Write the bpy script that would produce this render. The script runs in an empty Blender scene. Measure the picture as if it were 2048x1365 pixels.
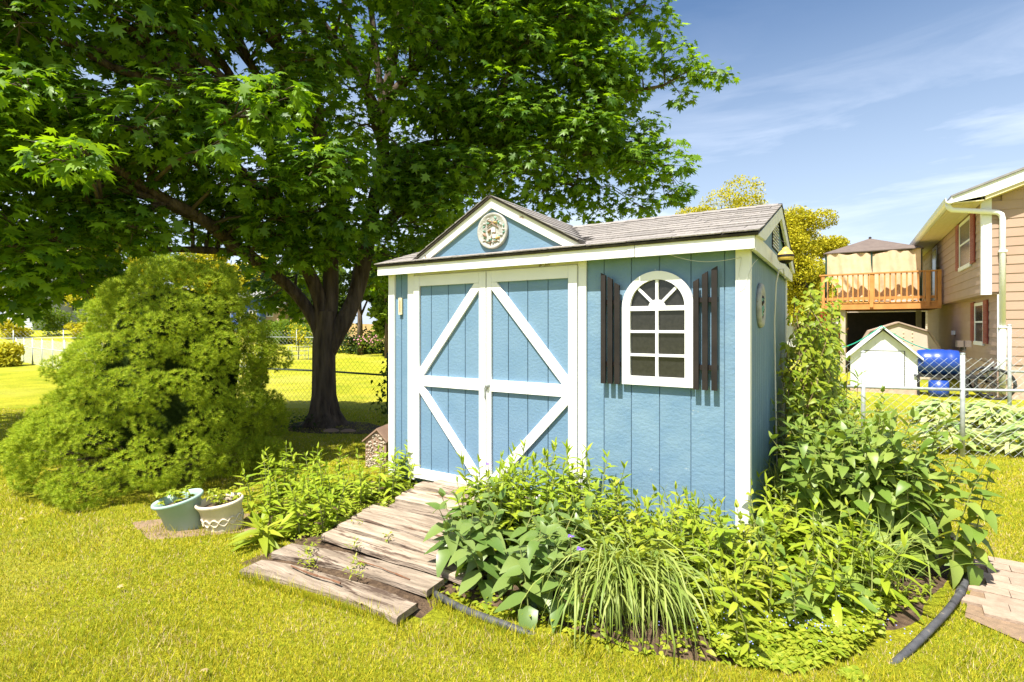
import bpy, math, random
import numpy as np
from mathutils import Vector, Matrix, noise
rnd = random.Random(7)
rng = np.random.default_rng(7)
R = math.radians
sc = bpy.context.scene
col = sc.collection

# ------------------------------------------------------------------ camera, sky, sun, exposure
CAMH = 1.46
FPX = 1056.0
cd = bpy.data.cameras.new('camera'); cam = bpy.data.objects.new('camera', cd); col.objects.link(cam)
cam.location = (0, 0, CAMH); cam.rotation_euler = (R(90), 0, 0)
cd.sensor_width = 36; cd.lens = 36 * FPX / 2048; cd.shift_y = -27 / 2048
cd.clip_start = 0.05; cd.clip_end = 1500
sc.camera = cam
SUN_AZ, SUN_EL = R(232), R(62)          # direction towards the sun, from +X
w = bpy.data.worlds.new('World'); sc.world = w; w.use_nodes = True
nt = w.node_tree; nt.nodes.clear()
def N(nt, t, **k):
    n = nt.nodes.new(t)
    for a, b in k.items():
        if a.startswith('i_'):
            n.inputs[a[2:].replace('_', ' ')].default_value = b
        else: setattr(n, a, b)
    return n
sky = N(nt, 'ShaderNodeTexSky', sky_type='NISHITA', sun_disc=False)
sky.sun_elevation = SUN_EL; sky.sun_rotation = R(90) - SUN_AZ
sky.air_density = 1.1; sky.dust_density = 2.0; sky.ozone_density = 1.0
bg = N(nt, 'ShaderNodeBackground'); bg.inputs[1].default_value = 0.078
out = N(nt, 'ShaderNodeOutputWorld')
tc = N(nt, 'ShaderNodeTexCoord')
mp = N(nt, 'ShaderNodeMapping'); mp.inputs['Rotation'].default_value = (0, R(-12), R(20)); mp.inputs['Scale'].default_value = (1.2, 1.2, 6.5)
ns = N(nt, 'ShaderNodeTexNoise'); ns.inputs['Scale'].default_value = 2.1; ns.inputs['Detail'].default_value = 9; ns.inputs['Roughness'].default_value = .58; ns.inputs['Distortion'].default_value = .5
rp = N(nt, 'ShaderNodeMapRange'); rp.inputs[1].default_value = .47; rp.inputs[2].default_value = .88
sx = N(nt, 'ShaderNodeSeparateXYZ')
hz = N(nt, 'ShaderNodeMapRange'); hz.inputs[1].default_value = .44; hz.inputs[2].default_value = .2; hz.inputs[3].default_value = 0.05; hz.inputs[4].default_value = .85
mul = N(nt, 'ShaderNodeMath', operation='MULTIPLY')
hsv = N(nt, 'ShaderNodeHueSaturation'); hsv.inputs['Hue'].default_value = .502; hsv.inputs['Saturation'].default_value = 1.25; hsv.inputs['Value'].default_value = 1.0
mixc = N(nt, 'ShaderNodeMix', data_type='RGBA'); mixc.inputs[7].default_value = (9.6, 10.0, 11., 1)
L_ = nt.links.new
L_(tc.outputs['Generated'], mp.inputs[0]); L_(mp.outputs[0], ns.inputs['Vector']); L_(ns.outputs[0], rp.inputs[0])
L_(tc.outputs['Generated'], sx.inputs[0]); L_(sx.outputs[2], hz.inputs[0])
L_(rp.outputs[0], mul.inputs[0]); L_(hz.outputs[0], mul.inputs[1])
hmix = N(nt, 'ShaderNodeMix', data_type='RGBA'); hmix.inputs[7].default_value = (5.9, 6.8, 8.2, 1)
hf = N(nt, 'ShaderNodeMapRange'); hf.inputs[1].default_value = -.02; hf.inputs[2].default_value = .50; hf.inputs[3].default_value = .80; hf.inputs[4].default_value = .04
L_(sx.outputs[2], hf.inputs[0]); L_(hf.outputs[0], hmix.inputs[0])
L_(sky.outputs[0], hsv.inputs['Color']); L_(hsv.outputs[0], hmix.inputs[6]); L_(hmix.outputs[2], mixc.inputs[6]); L_(mul.outputs[0], mixc.inputs[0])
L_(mixc.outputs[2], bg.inputs[0]); L_(bg.outputs[0], out.inputs[0])
sd = bpy.data.lights.new('sun', 'SUN'); sd.energy = 5.0; sd.angle = R(.5); sd.color = (1, .955, .87)
so = bpy.data.objects.new('sun', sd); col.objects.link(so)
tos = Vector((math.cos(SUN_AZ) * math.cos(SUN_EL), math.sin(SUN_AZ) * math.cos(SUN_EL), math.sin(SUN_EL)))
so.rotation_euler = tos.to_track_quat('Z', 'Y').to_euler(); so.location = tos * 60
sc.view_settings.view_transform = 'Standard'; sc.view_settings.look = 'None'
sc.view_settings.gamma = 1; sc.view_settings.use_curve_mapping = False
sc.view_settings.exposure = 1.08
sc.render.engine = 'CYCLES'
sc.cycles.max_bounces = 5; sc.cycles.diffuse_bounces = 2; sc.cycles.glossy_bounces = 2
sc.cycles.transmission_bounces = 3; sc.cycles.transparent_max_bounces = 6

# ------------------------------------------------------------------ materials
MATS = {}
def pmat(name, c1, c2=None, scale=4., rough=.8, bump=0., bscale=None, stretch=(1, 1, 1), c3=None, t3=.62, s3=1.5, spec=.3, metal=0., detail=6, coord='Object', rand=0.):
    m = bpy.data.materials.new(name); m.use_nodes = True; t = m.node_tree; t.nodes.clear()
    o = N(t, 'ShaderNodeOutputMaterial'); p = N(t, 'ShaderNodeBsdfPrincipled'); l = t.links.new
    l(p.outputs[0], o.inputs[0]); p.inputs['Roughness'].default_value = rough; p.inputs['Metallic'].default_value = metal
    p.inputs['Specular IOR Level'].default_value = spec
    c = N(t, 'ShaderNodeTexCoord'); mpg = N(t, 'ShaderNodeMapping'); mpg.inputs['Scale'].default_value = stretch
    l(c.outputs[coord], mpg.inputs[0])
    src = mpg.outputs[0]
    oi = N(t, 'ShaderNodeObjectInfo')
    ad = N(t, 'ShaderNodeVectorMath', operation='ADD'); sc_ = N(t, 'ShaderNodeVectorMath', operation='SCALE')
    cmb = N(t, 'ShaderNodeCombineXYZ'); l(oi.outputs['Random'], cmb.inputs[0]); l(oi.outputs['Random'], cmb.inputs[1]); l(cmb.outputs[0], sc_.inputs[0]); sc_.inputs[3].default_value = 37.
    l(src, ad.inputs[0]); l(sc_.outputs[0], ad.inputs[1]); src = ad.outputs[0]
    n1 = N(t, 'ShaderNodeTexNoise'); n1.inputs['Scale'].default_value = scale; n1.inputs['Detail'].default_value = detail; l(src, n1.inputs['Vector'])
    mr = N(t, 'ShaderNodeMapRange'); mr.inputs[1].default_value = .32; mr.inputs[2].default_value = .68; l(n1.outputs[0], mr.inputs[0])
    mx = N(t, 'ShaderNodeMix', data_type='RGBA'); mx.inputs[6].default_value = (*c1, 1); mx.inputs[7].default_value = (*(c2 or c1), 1); l(mr.outputs[0], mx.inputs[0])
    cc = mx.outputs[2]
    if c3:
        n3 = N(t, 'ShaderNodeTexNoise'); n3.inputs['Scale'].default_value = s3; n3.inputs['Detail'].default_value = 8; n3.inputs['Roughness'].default_value = .7; l(src, n3.inputs['Vector'])
        m3 = N(t, 'ShaderNodeMapRange'); m3.inputs[1].default_value = t3; m3.inputs[2].default_value = t3 + .05; l(n3.outputs[0], m3.inputs[0])
        x3 = N(t, 'ShaderNodeMix', data_type='RGBA'); x3.inputs[7].default_value = (*c3, 1); l(cc, x3.inputs[6]); l(m3.outputs[0], x3.inputs[0]); cc = x3.outputs[2]
    if rand:
        hv = N(t, 'ShaderNodeHueSaturation'); mv = N(t, 'ShaderNodeMapRange'); mv.inputs[3].default_value = 1 - rand; mv.inputs[4].default_value = 1 + rand
        l(oi.outputs['Random'], mv.inputs[0]); l(mv.outputs[0], hv.inputs['Value']); l(cc, hv.inputs['Color']); cc = hv.outputs[0]
    l(cc, p.inputs['Base Color'])
    if bump:
        nb = N(t, 'ShaderNodeTexNoise'); nb.inputs['Scale'].default_value = bscale or scale * 3; nb.inputs['Detail'].default_value = 5; l(src, nb.inputs['Vector'])
        b = N(t, 'ShaderNodeBump'); b.inputs['Strength'].default_value = 1; b.inputs['Distance'].default_value = bump; l(nb.outputs[0], b.inputs['Height']); l(b.outputs[0], p.inputs['Normal'])
    MATS[name] = m; return m
def leafmat(name, a, b, trans=.38, rough=.45, spec=.35, tcol=None):
    m = bpy.data.materials.new(name); m.use_nodes = True; t = m.node_tree; t.nodes.clear(); l = t.links.new
    o = N(t, 'ShaderNodeOutputMaterial'); p = N(t, 'ShaderNodeBsdfPrincipled'); tr = N(t, 'ShaderNodeBsdfTranslucent'); ms = N(t, 'ShaderNodeMixShader')
    g = N(t, 'ShaderNodeNewGeometry'); oi = N(t, 'ShaderNodeObjectInfo'); ad = N(t, 'ShaderNodeMath', operation='ADD'); fr = N(t, 'ShaderNodeMath', operation='FRACT')
    l(g.outputs['Random Per Island'], ad.inputs[0]); l(oi.outputs['Random'], ad.inputs[1]); l(ad.outputs[0], fr.inputs[0])
    mx = N(t, 'ShaderNodeMix', data_type='RGBA'); mx.inputs[6].default_value = (*a, 1); mx.inputs[7].default_value = (*b, 1); l(fr.outputs[0], mx.inputs[0])
    l(mx.outputs[2], p.inputs['Base Color']); p.inputs['Roughness'].default_value = rough; p.inputs['Specular IOR Level'].default_value = spec
    tm = N(t, 'ShaderNodeMix', data_type='RGBA', blend_type='MULTIPLY'); tm.inputs[0].default_value = 1; tm.inputs[7].default_value = (*(tcol or (1.7, 1.55, .5)), 1); l(mx.outputs[2], tm.inputs[6]); l(tm.outputs[2], tr.inputs[0])
    ms.inputs[0].default_value = trans; l(p.outputs[0], ms.inputs[1]); l(tr.outputs[0], ms.inputs[2]); l(ms.outputs[0], o.inputs[0])
    MATS[name] = m; return m

pmat('siding_blue', (.13, .23, .335), (.155, .258, .362), scale=3, rough=.62, bump=.0030, bscale=36, stretch=(1, 1, 1.5), c3=(.20, .29, .36), t3=.66, s3=4, spec=.35, rand=.03, detail=9)
pmat('siding_worn', (.13, .23, .335), (.175, .28, .37), scale=5, rough=.7, bump=.0032, bscale=34, stretch=(1, 1, 1.5), c3=(.34, .42, .46), t3=.66, s3=7, rand=.03)
pmat('white_paint', (.80, .80, .775), (.74, .745, .72), scale=6, rough=.55, bump=.0012, bscale=25, c3=(.30, .26, .20), t3=.70, s3=34, stretch=(1, 1, 1))
pmat('white_worn', (.80, .79, .76), (.70, .69, .65), scale=8, rough=.6, bump=.003, bscale=22, c3=(.25, .19, .12), t3=.615, s3=8)
pmat('white_vinyl', (.82, .82, .79), (.78, .78, .76), scale=3, rough=.4)
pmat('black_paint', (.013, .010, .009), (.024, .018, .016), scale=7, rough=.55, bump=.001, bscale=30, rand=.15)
pmat('shingle', (.20, .18, .165), (.30, .275, .255), scale=45, rough=.95, bump=.004, bscale=130, c3=(.17, .145, .13), t3=.6, s3=6, rand=.16)
pmat('shingle_edge', (.035, .03, .028), (.07, .06, .05), scale=20, rough=.95, bump=.004)
pmat('dark_inside', (.01, .01, .01), rough=.9)
pmat('wood_grey', (.21, .16, .115), (.44, .35, .265), scale=3.5, rough=.85, bump=.007, bscale=14, stretch=(1, 9, 9), c3=(.10, .065, .045), t3=.55, s3=1.6, rand=.2)
pmat('wood_split', (.12, .055, .03), (.22, .11, .06), scale=8, rough=.9, bump=.006, stretch=(1, 6, 6))
pmat('deck_wood', (.50, .22, .06), (.62, .29, .085), scale=4, rough=.6, bump=.001, rand=.08)
pmat('house_siding', (.385, .265, .195), (.425, .295, .22), scale=2, rough=.6, bump=.0008, bscale=60, rand=.025)
pmat('red_shutter', (.26, .055, .04), (.31, .075, .05), scale=5, rough=.5)
pmat('bark', (.045, .03, .022), (.15, .11, .08), scale=6, rough=.95, bump=.06, bscale=11, stretch=(2.4, 2.4, .32), c3=(.25, .20, .15), t3=.70, s3=3)
pmat('twig_bark', (.07, .052, .04), (.17, .13, .10), scale=9, rough=.9, bump=.006, bscale=30)
pmat('soil', (.05, .03, .018), (.13, .085, .05), scale=25, rough=1, bump=.02, bscale=60)
pmat('steel', (.34, .37, .36), (.46, .49, .48), scale=20, rough=.5, metal=.15, spec=.6)
pmat('green_vinyl', (.02, .05, .035), (.03, .07, .05), scale=20, rough=.5)
pmat('black_pipe', (.045, .045, .05), (.10, .10, .105), scale=18, rough=.55, c3=(.2, .17, .13), t3=.62, s3=9, bump=.002)
pmat('paver', (.29, .215, .155), (.38, .29, .215), scale=18, rough=.95, bump=.004, bscale=80, rand=.10)
pmat('mortar', (.28, .19, .12), (.2, .14, .09), scale=30, rough=1, bump=.006)
pmat('pot_green', (.30, .44, .38), (.36, .49, .43), scale=6, rough=.5, bump=.001)
pmat('pot_cream', (.62, .53, .38), (.70, .61, .46), scale=8, rough=.6, bump=.003, bscale=70)
pmat('stone_relief', (.33, .32, .295), (.46, .45, .42), scale=20, rough=.85, bump=.005, bscale=60, c3=(.25, .19, .14), t3=.62, s3=16)
pmat('patina', (.14, .30, .24), (.2, .36, .29), scale=20, rough=.8)
pmat('ochre', (.50, .34, .12), (.55, .4, .18), scale=20, rough=.8)
pmat('brown_clay', (.30, .19, .13), (.38, .25, .18), scale=9, rough=.9, bump=.002)
pmat('pebble', (.30, .24, .17), (.50, .43, .33), scale=30, rough=.6, rand=.3)
pmat('yellow_plastic', (.72, .50, .09), (.78, .56, .12), scale=8, rough=.45)
pmat('cream_plastic', (.70, .60, .36), (.75, .66, .42), scale=10, rough=.5)
pmat('blue_plastic', (.01, .045, .28), (.015, .06, .33), scale=3, rough=.35, spec=.5)
pmat('black_rubber', (.015, .015, .016), (.03, .03, .03), scale=10, rough=.7)
pmat('tan_fabric', (.60, .44, .27), (.70, .53, .34), scale=3, rough=.9, bump=.01, bscale=7)
pmat('gazebo_roof', (.13, .10, .085), (.16, .125, .105), scale=6, rough=.9)
pmat('roof_tan', (.34, .25, .19), (.42, .32, .25), scale=9, rough=.95)
pmat('white_siding', (.66, .67, .67), (.7, .71, .71), scale=2, rough=.6)
pmat('mint_shed', (.68, .71, .70), (.74, .76, .75), scale=5, rough=.7, bump=.002)
pmat('tan_shed', (.52, .42, .33), (.56, .46, .37), scale=3, rough=.7)
pmat('blue_siding', (.06, .12, .38), (.08, .15, .42), scale=3, rough=.6)
pmat('grey_siding', (.48, .50, .56), (.53, .55, .6), scale=2, rough=.7)
pmat('brick_pink', (.48, .33, .25), (.55, .40, .31), scale=12, rough=.9)
pmat('grey_roof', (.22, .21, .21), (.28, .27, .27), scale=10, rough=.95)
pmat('hose_green', (.02, .38, .24), (.03, .42, .27), scale=5, rough=.4)
pmat('rope', (.62, .58, .45), (.68, .64, .52), scale=10, rough=.7)
pmat('string', (.6, .6, .55), rough=.7)
pmat('fence_wood', (.50, .33, .14), (.56, .38, .18), scale=4, rough=.85, rand=.12)
pmat('post_wood', (.42, .36, .26), (.5, .44, .33), scale=6, rough=.85, bump=.003)
pmat('screen', (.016, .016, .016), (.028, .027, .025), scale=40, rough=.22, spec=.55, c3=(.10, .10, .09), t3=.74, s3=60)
pmat('purple_petal', (.13, .06, .52), (.2, .12, .62), scale=20, rough=.6)
pmat('tiny_blue', (.22, .26, .66), (.3, .34, .75), scale=20, rough=.6)
pmat('pink_petal', (.6, .22, .33), (.7, .35, .42), scale=20, rough=.6)
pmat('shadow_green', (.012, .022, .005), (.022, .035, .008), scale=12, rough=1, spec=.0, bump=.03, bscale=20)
pmat('chime_red', (.30, .03, .02), (.36, .05, .03), scale=5, rough=.4)
leafmat('maple_leaf', (.045, .12, .010), (.20, .34, .024), trans=.47, rough=.42, spec=.32, tcol=(1.9, 1.7, .35))
leafmat('phlox_leaf', (.20, .30, .016), (.34, .41, .03), trans=.33, rough=.5, spec=.28)
leafmat('broad_leaf', (.125, .215, .03), (.25, .32, .06), trans=.28, rough=.42, spec=.4)
leafmat('peony_leaf', (.10, .18, .035), (.20, .27, .07), trans=.25, rough=.38, spec=.45)
leafmat('strap_leaf', (.17, .25, .04), (.32, .37, .09), trans=.3, rough=.45, spec=.35)
leafmat('weed_leaf', (.20, .285, .016), (.37, .40, .035), trans=.35, rough=.5)
leafmat('vine_leaf', (.17, .26, .016), (.34, .38, .03), trans=.35, rough=.45)
leafmat('hosta_leaf', (.24, .36, .10), (.52, .55, .22), trans=.25, rough=.5)
leafmat('grass_blade', (.18, .265, .012), (.60, .51, .036), trans=.3, rough=.6, spec=.2, tcol=(1.3, 1.25, .5))
leafmat('dry_blade', (.42, .32, .15), (.58, .46, .26), trans=.2, rough=.8, spec=.1)
leafmat('needle', (.17, .29, .012), (.48, .53, .03), trans=.22, rough=.6, spec=.2, tcol=(1.2, 1.2, .5))
leafmat('far_yellow', (.32, .33, .018), (.58, .51, .035), trans=.35, rough=.7, spec=.1, tcol=(1.2, 1.1, .5))
leafmat('far_green', (.08, .15, .015), (.17, .24, .025), trans=.35, rough=.7, spec=.1)
leafmat('far_dark', (.03, .06, .012), (.07, .11, .02), trans=.3, rough=.7, spec=.1)
pmat('stem_green', (.16, .20, .05), (.24, .24, .08), scale=20, rough=.6)
pmat('stem_red', (.13, .10, .04), (.20, .13, .07), scale=20, rough=.6)

def glass_mat():
    m = bpy.data.materials.new('window_glass'); m.use_nodes = True; p = m.node_tree.nodes['Principled BSDF']
    p.inputs['Base Color'].default_value = (.03, .032, .035, 1); p.inputs['Roughness'].default_value = .08; p.inputs['Specular IOR Level'].default_value = .6
    MATS['glass'] = m
glass_mat()
def lawn_mat():
    m = bpy.data.materials.new('lawn'); m.use_nodes = True; t = m.node_tree; l = t.links.new; p = t.nodes['Principled BSDF']
    p.inputs['Roughness'].default_value = .9; p.inputs['Specular IOR Level'].default_value = .1
    c = N(t, 'ShaderNodeTexCoord')
    a = N(t, 'ShaderNodeTexNoise'); a.inputs['Scale'].default_value = 1.1; a.inputs['Detail'].default_value = 9; a.inputs['Roughness'].default_value = .7
    b = N(t, 'ShaderNodeTexNoise'); b.inputs['Scale'].default_value = 38; b.inputs['Detail'].default_value = 6; b.inputs['Roughness'].default_value = .8
    d = N(t, 'ShaderNodeTexNoise'); d.inputs['Scale'].default_value = .25; d.inputs['Detail'].default_value = 5
    for q in (a, b, d): l(c.outputs['Object'], q.inputs['Vector'])
    r1 = N(t, 'ShaderNodeMapRange'); r1.inputs[1].default_value = .35; r1.inputs[2].default_value = .65; l(a.outputs[0], r1.inputs[0])
    x1 = N(t, 'ShaderNodeMix', data_type='RGBA'); x1.inputs[6].default_value = (.26, .31, .014, 1); x1.inputs[7].default_value = (.48, .44, .028, 1); l(r1.outputs[0], x1.inputs[0])
    r2 = N(t, 'ShaderNodeMapRange'); r2.inputs[1].default_value = .38; r2.inputs[2].default_value = .62; r2.inputs[3].default_value = .48; r2.inputs[4].default_value = 1.3; l(b.outputs[0], r2.inputs[0])
    hv = N(t, 'ShaderNodeHueSaturation'); l(r2.outputs[0], hv.inputs['Value']); l(x1.outputs[2], hv.inputs['Color'])
    r3 = N(t, 'ShaderNodeMapRange'); r3.inputs[1].default_value = .5; r3.inputs[2].default_value = .62; l(d.outputs[0], r3.inputs[0])
    x3 = N(t, 'ShaderNodeMix', data_type='RGBA'); x3.inputs[7].default_value = (.54, .47, .10, 1); m3 = N(t, 'ShaderNodeMath', operation='MULTIPLY'); m3.inputs[1].default_value = .4
    l(r3.outputs[0], m3.inputs[0]); l(m3.outputs[0], x3.inputs[0]); l(hv.outputs[0], x3.inputs[6]); l(x3.outputs[2], p.inputs['Base Color'])
    bp = N(t, 'ShaderNodeBump'); bp.inputs['Distance'].default_value = .03; l(b.outputs[0], bp.inputs['Height']); l(bp.outputs[0], p.inputs['Normal'])
    MATS['lawn'] = m
lawn_mat()

# ------------------------------------------------------------------ mesh helpers
def P(px, py, z):                      # a point of the place at distance z, seen at photo pixel px, py
    return Vector(((px - 1024) / FPX * z, z, CAMH + (655 - py) / FPX * z))
def G(px, py, h=0.):                   # the ground point seen at px, py
    z = (CAMH - h) * FPX / (py - 655)
    return Vector(((px - 1024) / FPX * z, z, h))
class MB:
    def __init__(s): s.v = []; s.f = []
    def add(s, vs, fs):
        o = len(s.v); s.v += [tuple(v) for v in vs]; s.f += [tuple(i + o for i in f) for f in fs]; return s
    def box(s, x0, x1, y0, y1, z0, z1, M=None, bev=0.):
        if bev:
            b = bev; vs = []; 
            for (x, y) in ((x0 + b, y0), (x1 - b, y0), (x1, y0 + b), (x1, y1 - b), (x1 - b, y1), (x0 + b, y1), (x0, y1 - b), (x0, y0 + b)): vs.append((x, y))
            pts = [(x, y, z0) for x, y in vs] + [(x, y, z1) for x, y in vs]
            fs = [tuple(range(7, -1, -1)), tuple(range(8, 16))] + [(i, (i + 1) % 8, (i + 1) % 8 + 8, i + 8) for i in range(8)]
        else:
            pts = [(x0, y0, z0), (x1, y0, z0), (x1, y1, z0), (x0, y1, z0), (x0, y0, z1), (x1, y0, z1), (x1, y1, z1), (x0, y1, z1)]
            fs = [(3, 2, 1, 0), (4, 5, 6, 7), (0, 1, 5, 4), (1, 2, 6, 5), (2, 3, 7, 6), (3, 0, 4, 7)]
        if M is not None: pts = [tuple(M @ Vector(p)) for p in pts]
        return s.add(pts, fs)
    def prism(s, poly, a, b, axis='y'):     # polygon (u,v) swept from a to b
        n = len(poly)
        def q(u, v, t): return (u, t, v) if axis == 'y' else ((t, u, v) if axis == 'x' else (u, v, t))
        pts = [q(u, v, a) for u, v in poly] + [q(u, v, b) for u, v in poly]
        return s.add(pts, [tuple(range(n)), tuple(range(2 * n - 1, n - 1, -1))] + [(i, i + n, (i + 1) % n + n, (i + 1) % n) for i in range(n)])
    def tube(s, pts, r, n=6, cap=True):
        pts = [Vector(p) for p in pts]; m = len(pts)
        rs = r if hasattr(r, '__len__') else [r] * m
        up = Vector((.13, .21, 1)); base = len(s.v); pv = None
        for i, p in enumerate(pts):
            d = (pts[min(i + 1, m - 1)] - pts[max(i - 1, 0)])
            if d.length < 1e-9: d = Vector((0, 0, 1))
            d.normalize()
            if pv is None:
                a = d.cross(Vector((0, 0, 1)) if abs(d.z) < .9 else Vector((1, 0, 0))).normalized()
            else:
                a = (pv - d * pv.dot(d)).normalized()
            pv = a; b = d.cross(a)
            for k in range(n):
                t = 2 * math.pi * k / n
                s.v.append(tuple(p + (a * math.cos(t) + b * math.sin(t)) * rs[i]))
        for i in range(m - 1):
            for k in range(n):
                s.f.append((base + i * n + k, base + i * n + (k + 1) % n, base + (i + 1) * n + (k + 1) % n, base + (i + 1) * n + k))
        if cap:
            s.f.append(tuple(base + k for k in range(n - 1, -1, -1))); s.f.append(tuple(base + (m - 1) * n + k for k in range(n)))
        return s
    def lathe(s, prof, n=24, M=None, sx=1., sy=1.):
        base = []; 
        for r, z in prof:
            for k in range(n):
                t = 2 * math.pi * k / n; p = Vector((r * sx * math.cos(t), r * sy * math.sin(t), z)); base.append(M @ p if M else p)
        fs = [(i * n + k, i * n + (k + 1) % n, (i + 1) * n + (k + 1) % n, (i + 1) * n + k) for i in range(len(prof) - 1) for k in range(n)]
        return s.add(base, fs)
    def mesh(s, name, mat, smooth=False):
        me = bpy.data.meshes.new(name); me.from_pydata(s.v, [], s.f); me.materials.append(MATS[mat])
        if smooth: me.shade_smooth()
        me.update(); return me
    def build(s, name, mat, parent=None, smooth=False, stuff=False, bevel=0.):
        o = bpy.data.objects.new(name, s.mesh(name, mat, smooth)); col.objects.link(o); o.parent = parent
        if stuff: o['kind'] = 'stuff'
        if bevel:
            b = o.modifiers.new('bevel', 'BEVEL'); b.width = bevel; b.segments = 2; b.limit_method = 'ANGLE'
        return o
def tag(o, label, cat, group=None, kind=None):
    if label: o['label'] = label
    if cat: o['category'] = cat
    if group: o['group'] = group
    if kind: o['kind'] = kind
    return o
def thing(name, label, cat, loc=(0, 0, 0), rz=0., group=None):
    o = bpy.data.objects.new(name, None); col.objects.link(o); o.location = loc; o.rotation_euler = (0, 0, rz); o.empty_display_size = .2
    return tag(o, label, cat, group)
def fast_mesh(name, V, F, mat, smooth=False):
    V = np.asarray(V, dtype=np.float32); F = np.asarray(F, dtype=np.int32)
    me = bpy.data.meshes.new(name); nf, k = F.shape
    me.vertices.add(len(V)); me.vertices.foreach_set('co', V.ravel())
    me.loops.add(nf * k); me.loops.foreach_set('vertex_index', F.ravel())
    me.polygons.add(nf); me.polygons.foreach_set('loop_start', np.arange(0, nf * k, k, dtype=np.int32))
    me.polygons.foreach_set('loop_total', np.full(nf, k, dtype=np.int32))
    if smooth: me.polygons.foreach_set('use_smooth', np.ones(nf, dtype=bool))
    me.materials.append(MATS[mat]); me.update(calc_edges=True); return me
def fast_obj(name, V, F, mat, parent=None, smooth=False, stuff=True):
    o = bpy.data.objects.new(name, fast_mesh(name, V, F, mat, smooth)); col.objects.link(o); o.parent = parent
    if stuff: o['kind'] = 'stuff'
    return o
def frames(D, U):                      # rotation matrices with columns side, dir, normal
    D = D / np.linalg.norm(D, axis=1, keepdims=True)
    S = np.cross(D, U); S /= np.linalg.norm(S, axis=1, keepdims=True) + 1e-9
    Nn = np.cross(S, D)
    return np.stack([S, D, Nn], axis=2)
def merge(tv, tf, pos, Rm, sc_):
    n = len(pos); tv = np.asarray(tv, float); tf = np.asarray(tf)
    sc_ = np.asarray(sc_, float); sc_ = sc_[:, None] if sc_.ndim == 1 else sc_
    V = np.einsum('nij,nkj->nki', Rm, tv[None] * sc_[:, None, :]) + pos[:, None, :]
    F = tf[None] + (np.arange(n) * len(tv))[:, None, None]
    return V.reshape(-1, 3), F.reshape(-1, tf.shape[1])
def hump(x, y):                        # gentle lie of the lawn
    return .012 * math.sin(x * 1.3 + 1) * math.sin(y * .9) + .006 * math.sin(x * 3.1) * math.sin(y * 2.7 + .5)

# leaf shapes: point along +Y, length 1, face up
def tri(vs, fs):
    out = []
    for f in fs:
        for i in range(1, len(f) - 1): out.append((f[0], f[i], f[i + 1]))
    return np.array(vs, float), np.array(out, int)
def blade_leaf(wd, droop, fold=.12, tip=.6):
    ys = [0, .22, .5, .78, 1.]; ws = [.05, .8, 1., .62, 0.]
    if tip > .7: ws = [.12, 1., .92, .5, 0]
    vs = []; 
    for y, q in zip(ys, ws):
        z = -droop * y * y; h = wd * q * .5
        if q == 0: vs.append((0, y * (1 - .12 * droop), z)); continue
        vs += [(-h, y * (1 - .12 * droop), z + fold * h * 2), (0, y * (1 - .12 * droop), z), (h, y * (1 - .12 * droop), z + fold * h * 2)]
    fs = []
    for i in range(3):
        a = i * 3; fs += [(a, a + 1, a + 4, a + 3), (a + 1, a + 2, a + 5, a + 4)]
    fs += [(9, 10, 12), (10, 11, 12)]
    return tri(vs, fs)
def maple_leaf(droop=.25, cup=.0):
    o = [(0, 0), (.30, -.12), (.22, .10), (.60, .34), (.23, .36), (.36, .70), (.11, .60), (0, 1.0)]
    pts = o + [(-x, y) for x, y in o[-2:0:-1]]
    vs = [(0, .34, .02)] + [(x, y, -droop * ((x * 1.2) ** 2 + (y - .3) ** 2)) for x, y in pts]
    n = len(pts); return np.array(vs, float), np.array([(0, i + 1, (i + 1) % n + 1) for i in range(n)], int)
LEAF = dict(
    lance=[blade_leaf(.27, .25), blade_leaf(.30, .55), blade_leaf(.25, .05)],
    ovate=[blade_leaf(.52, .35, .10, .8), blade_leaf(.58, .7, .15, .8), blade_leaf(.48, .1, .05, .8)],
    long=[blade_leaf(.20, .3, .1), blade_leaf(.22, .7, .1)],
    maple=[maple_leaf(.2), maple_leaf(.45), maple_leaf(.05)])
LM = {}
def leafmesh(shape, k, mat):
    key = (shape, k, mat)
    if key not in LM: LM[key] = fast_mesh('leaf', *LEAF[shape][k], mat)
    return LM[key]
NLEAF = [0]
def put_leaves(parent, shape, mat, pos, D, U, S, nobj, key=None, stuffname='foliage'):
    """nearest nobj leaves become single leaf parts, the rest one part"""
    pos = np.asarray(pos, float); D = np.asarray(D, float); U = np.asarray(U, float); S = np.asarray(S, float)
    Rm = frames(D, U); n = len(pos)
    order = np.argsort(key if key is not None else pos[:, 1] - pos[:, 2] * .8 - S * 3)
    k = len(LEAF[shape])
    for i in order[:nobj]:
        o = bpy.data.objects.new('leaf', leafmesh(shape, int(i) % k, mat)); col.objects.link(o); o.parent = parent
        M = Matrix([list(r) for r in (Rm[i] * S[i])]).to_4x4(); M.translation = pos[i]; o.matrix_basis = M; NLEAF[0] += 1
    rest = order[nobj:]
    if len(rest):
        V = []; F = []; off = 0
        for j in range(k):
            idx = rest[rest % k == j]
            if len(idx) == 0: continue
            v, f = merge(*LEAF[shape][j], pos[idx], Rm[idx], S[idx]); V.append(v); F.append(f + off); off += len(v)
        fast_obj(stuffname, np.concatenate(V), np.concatenate(F), mat, parent)

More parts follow.
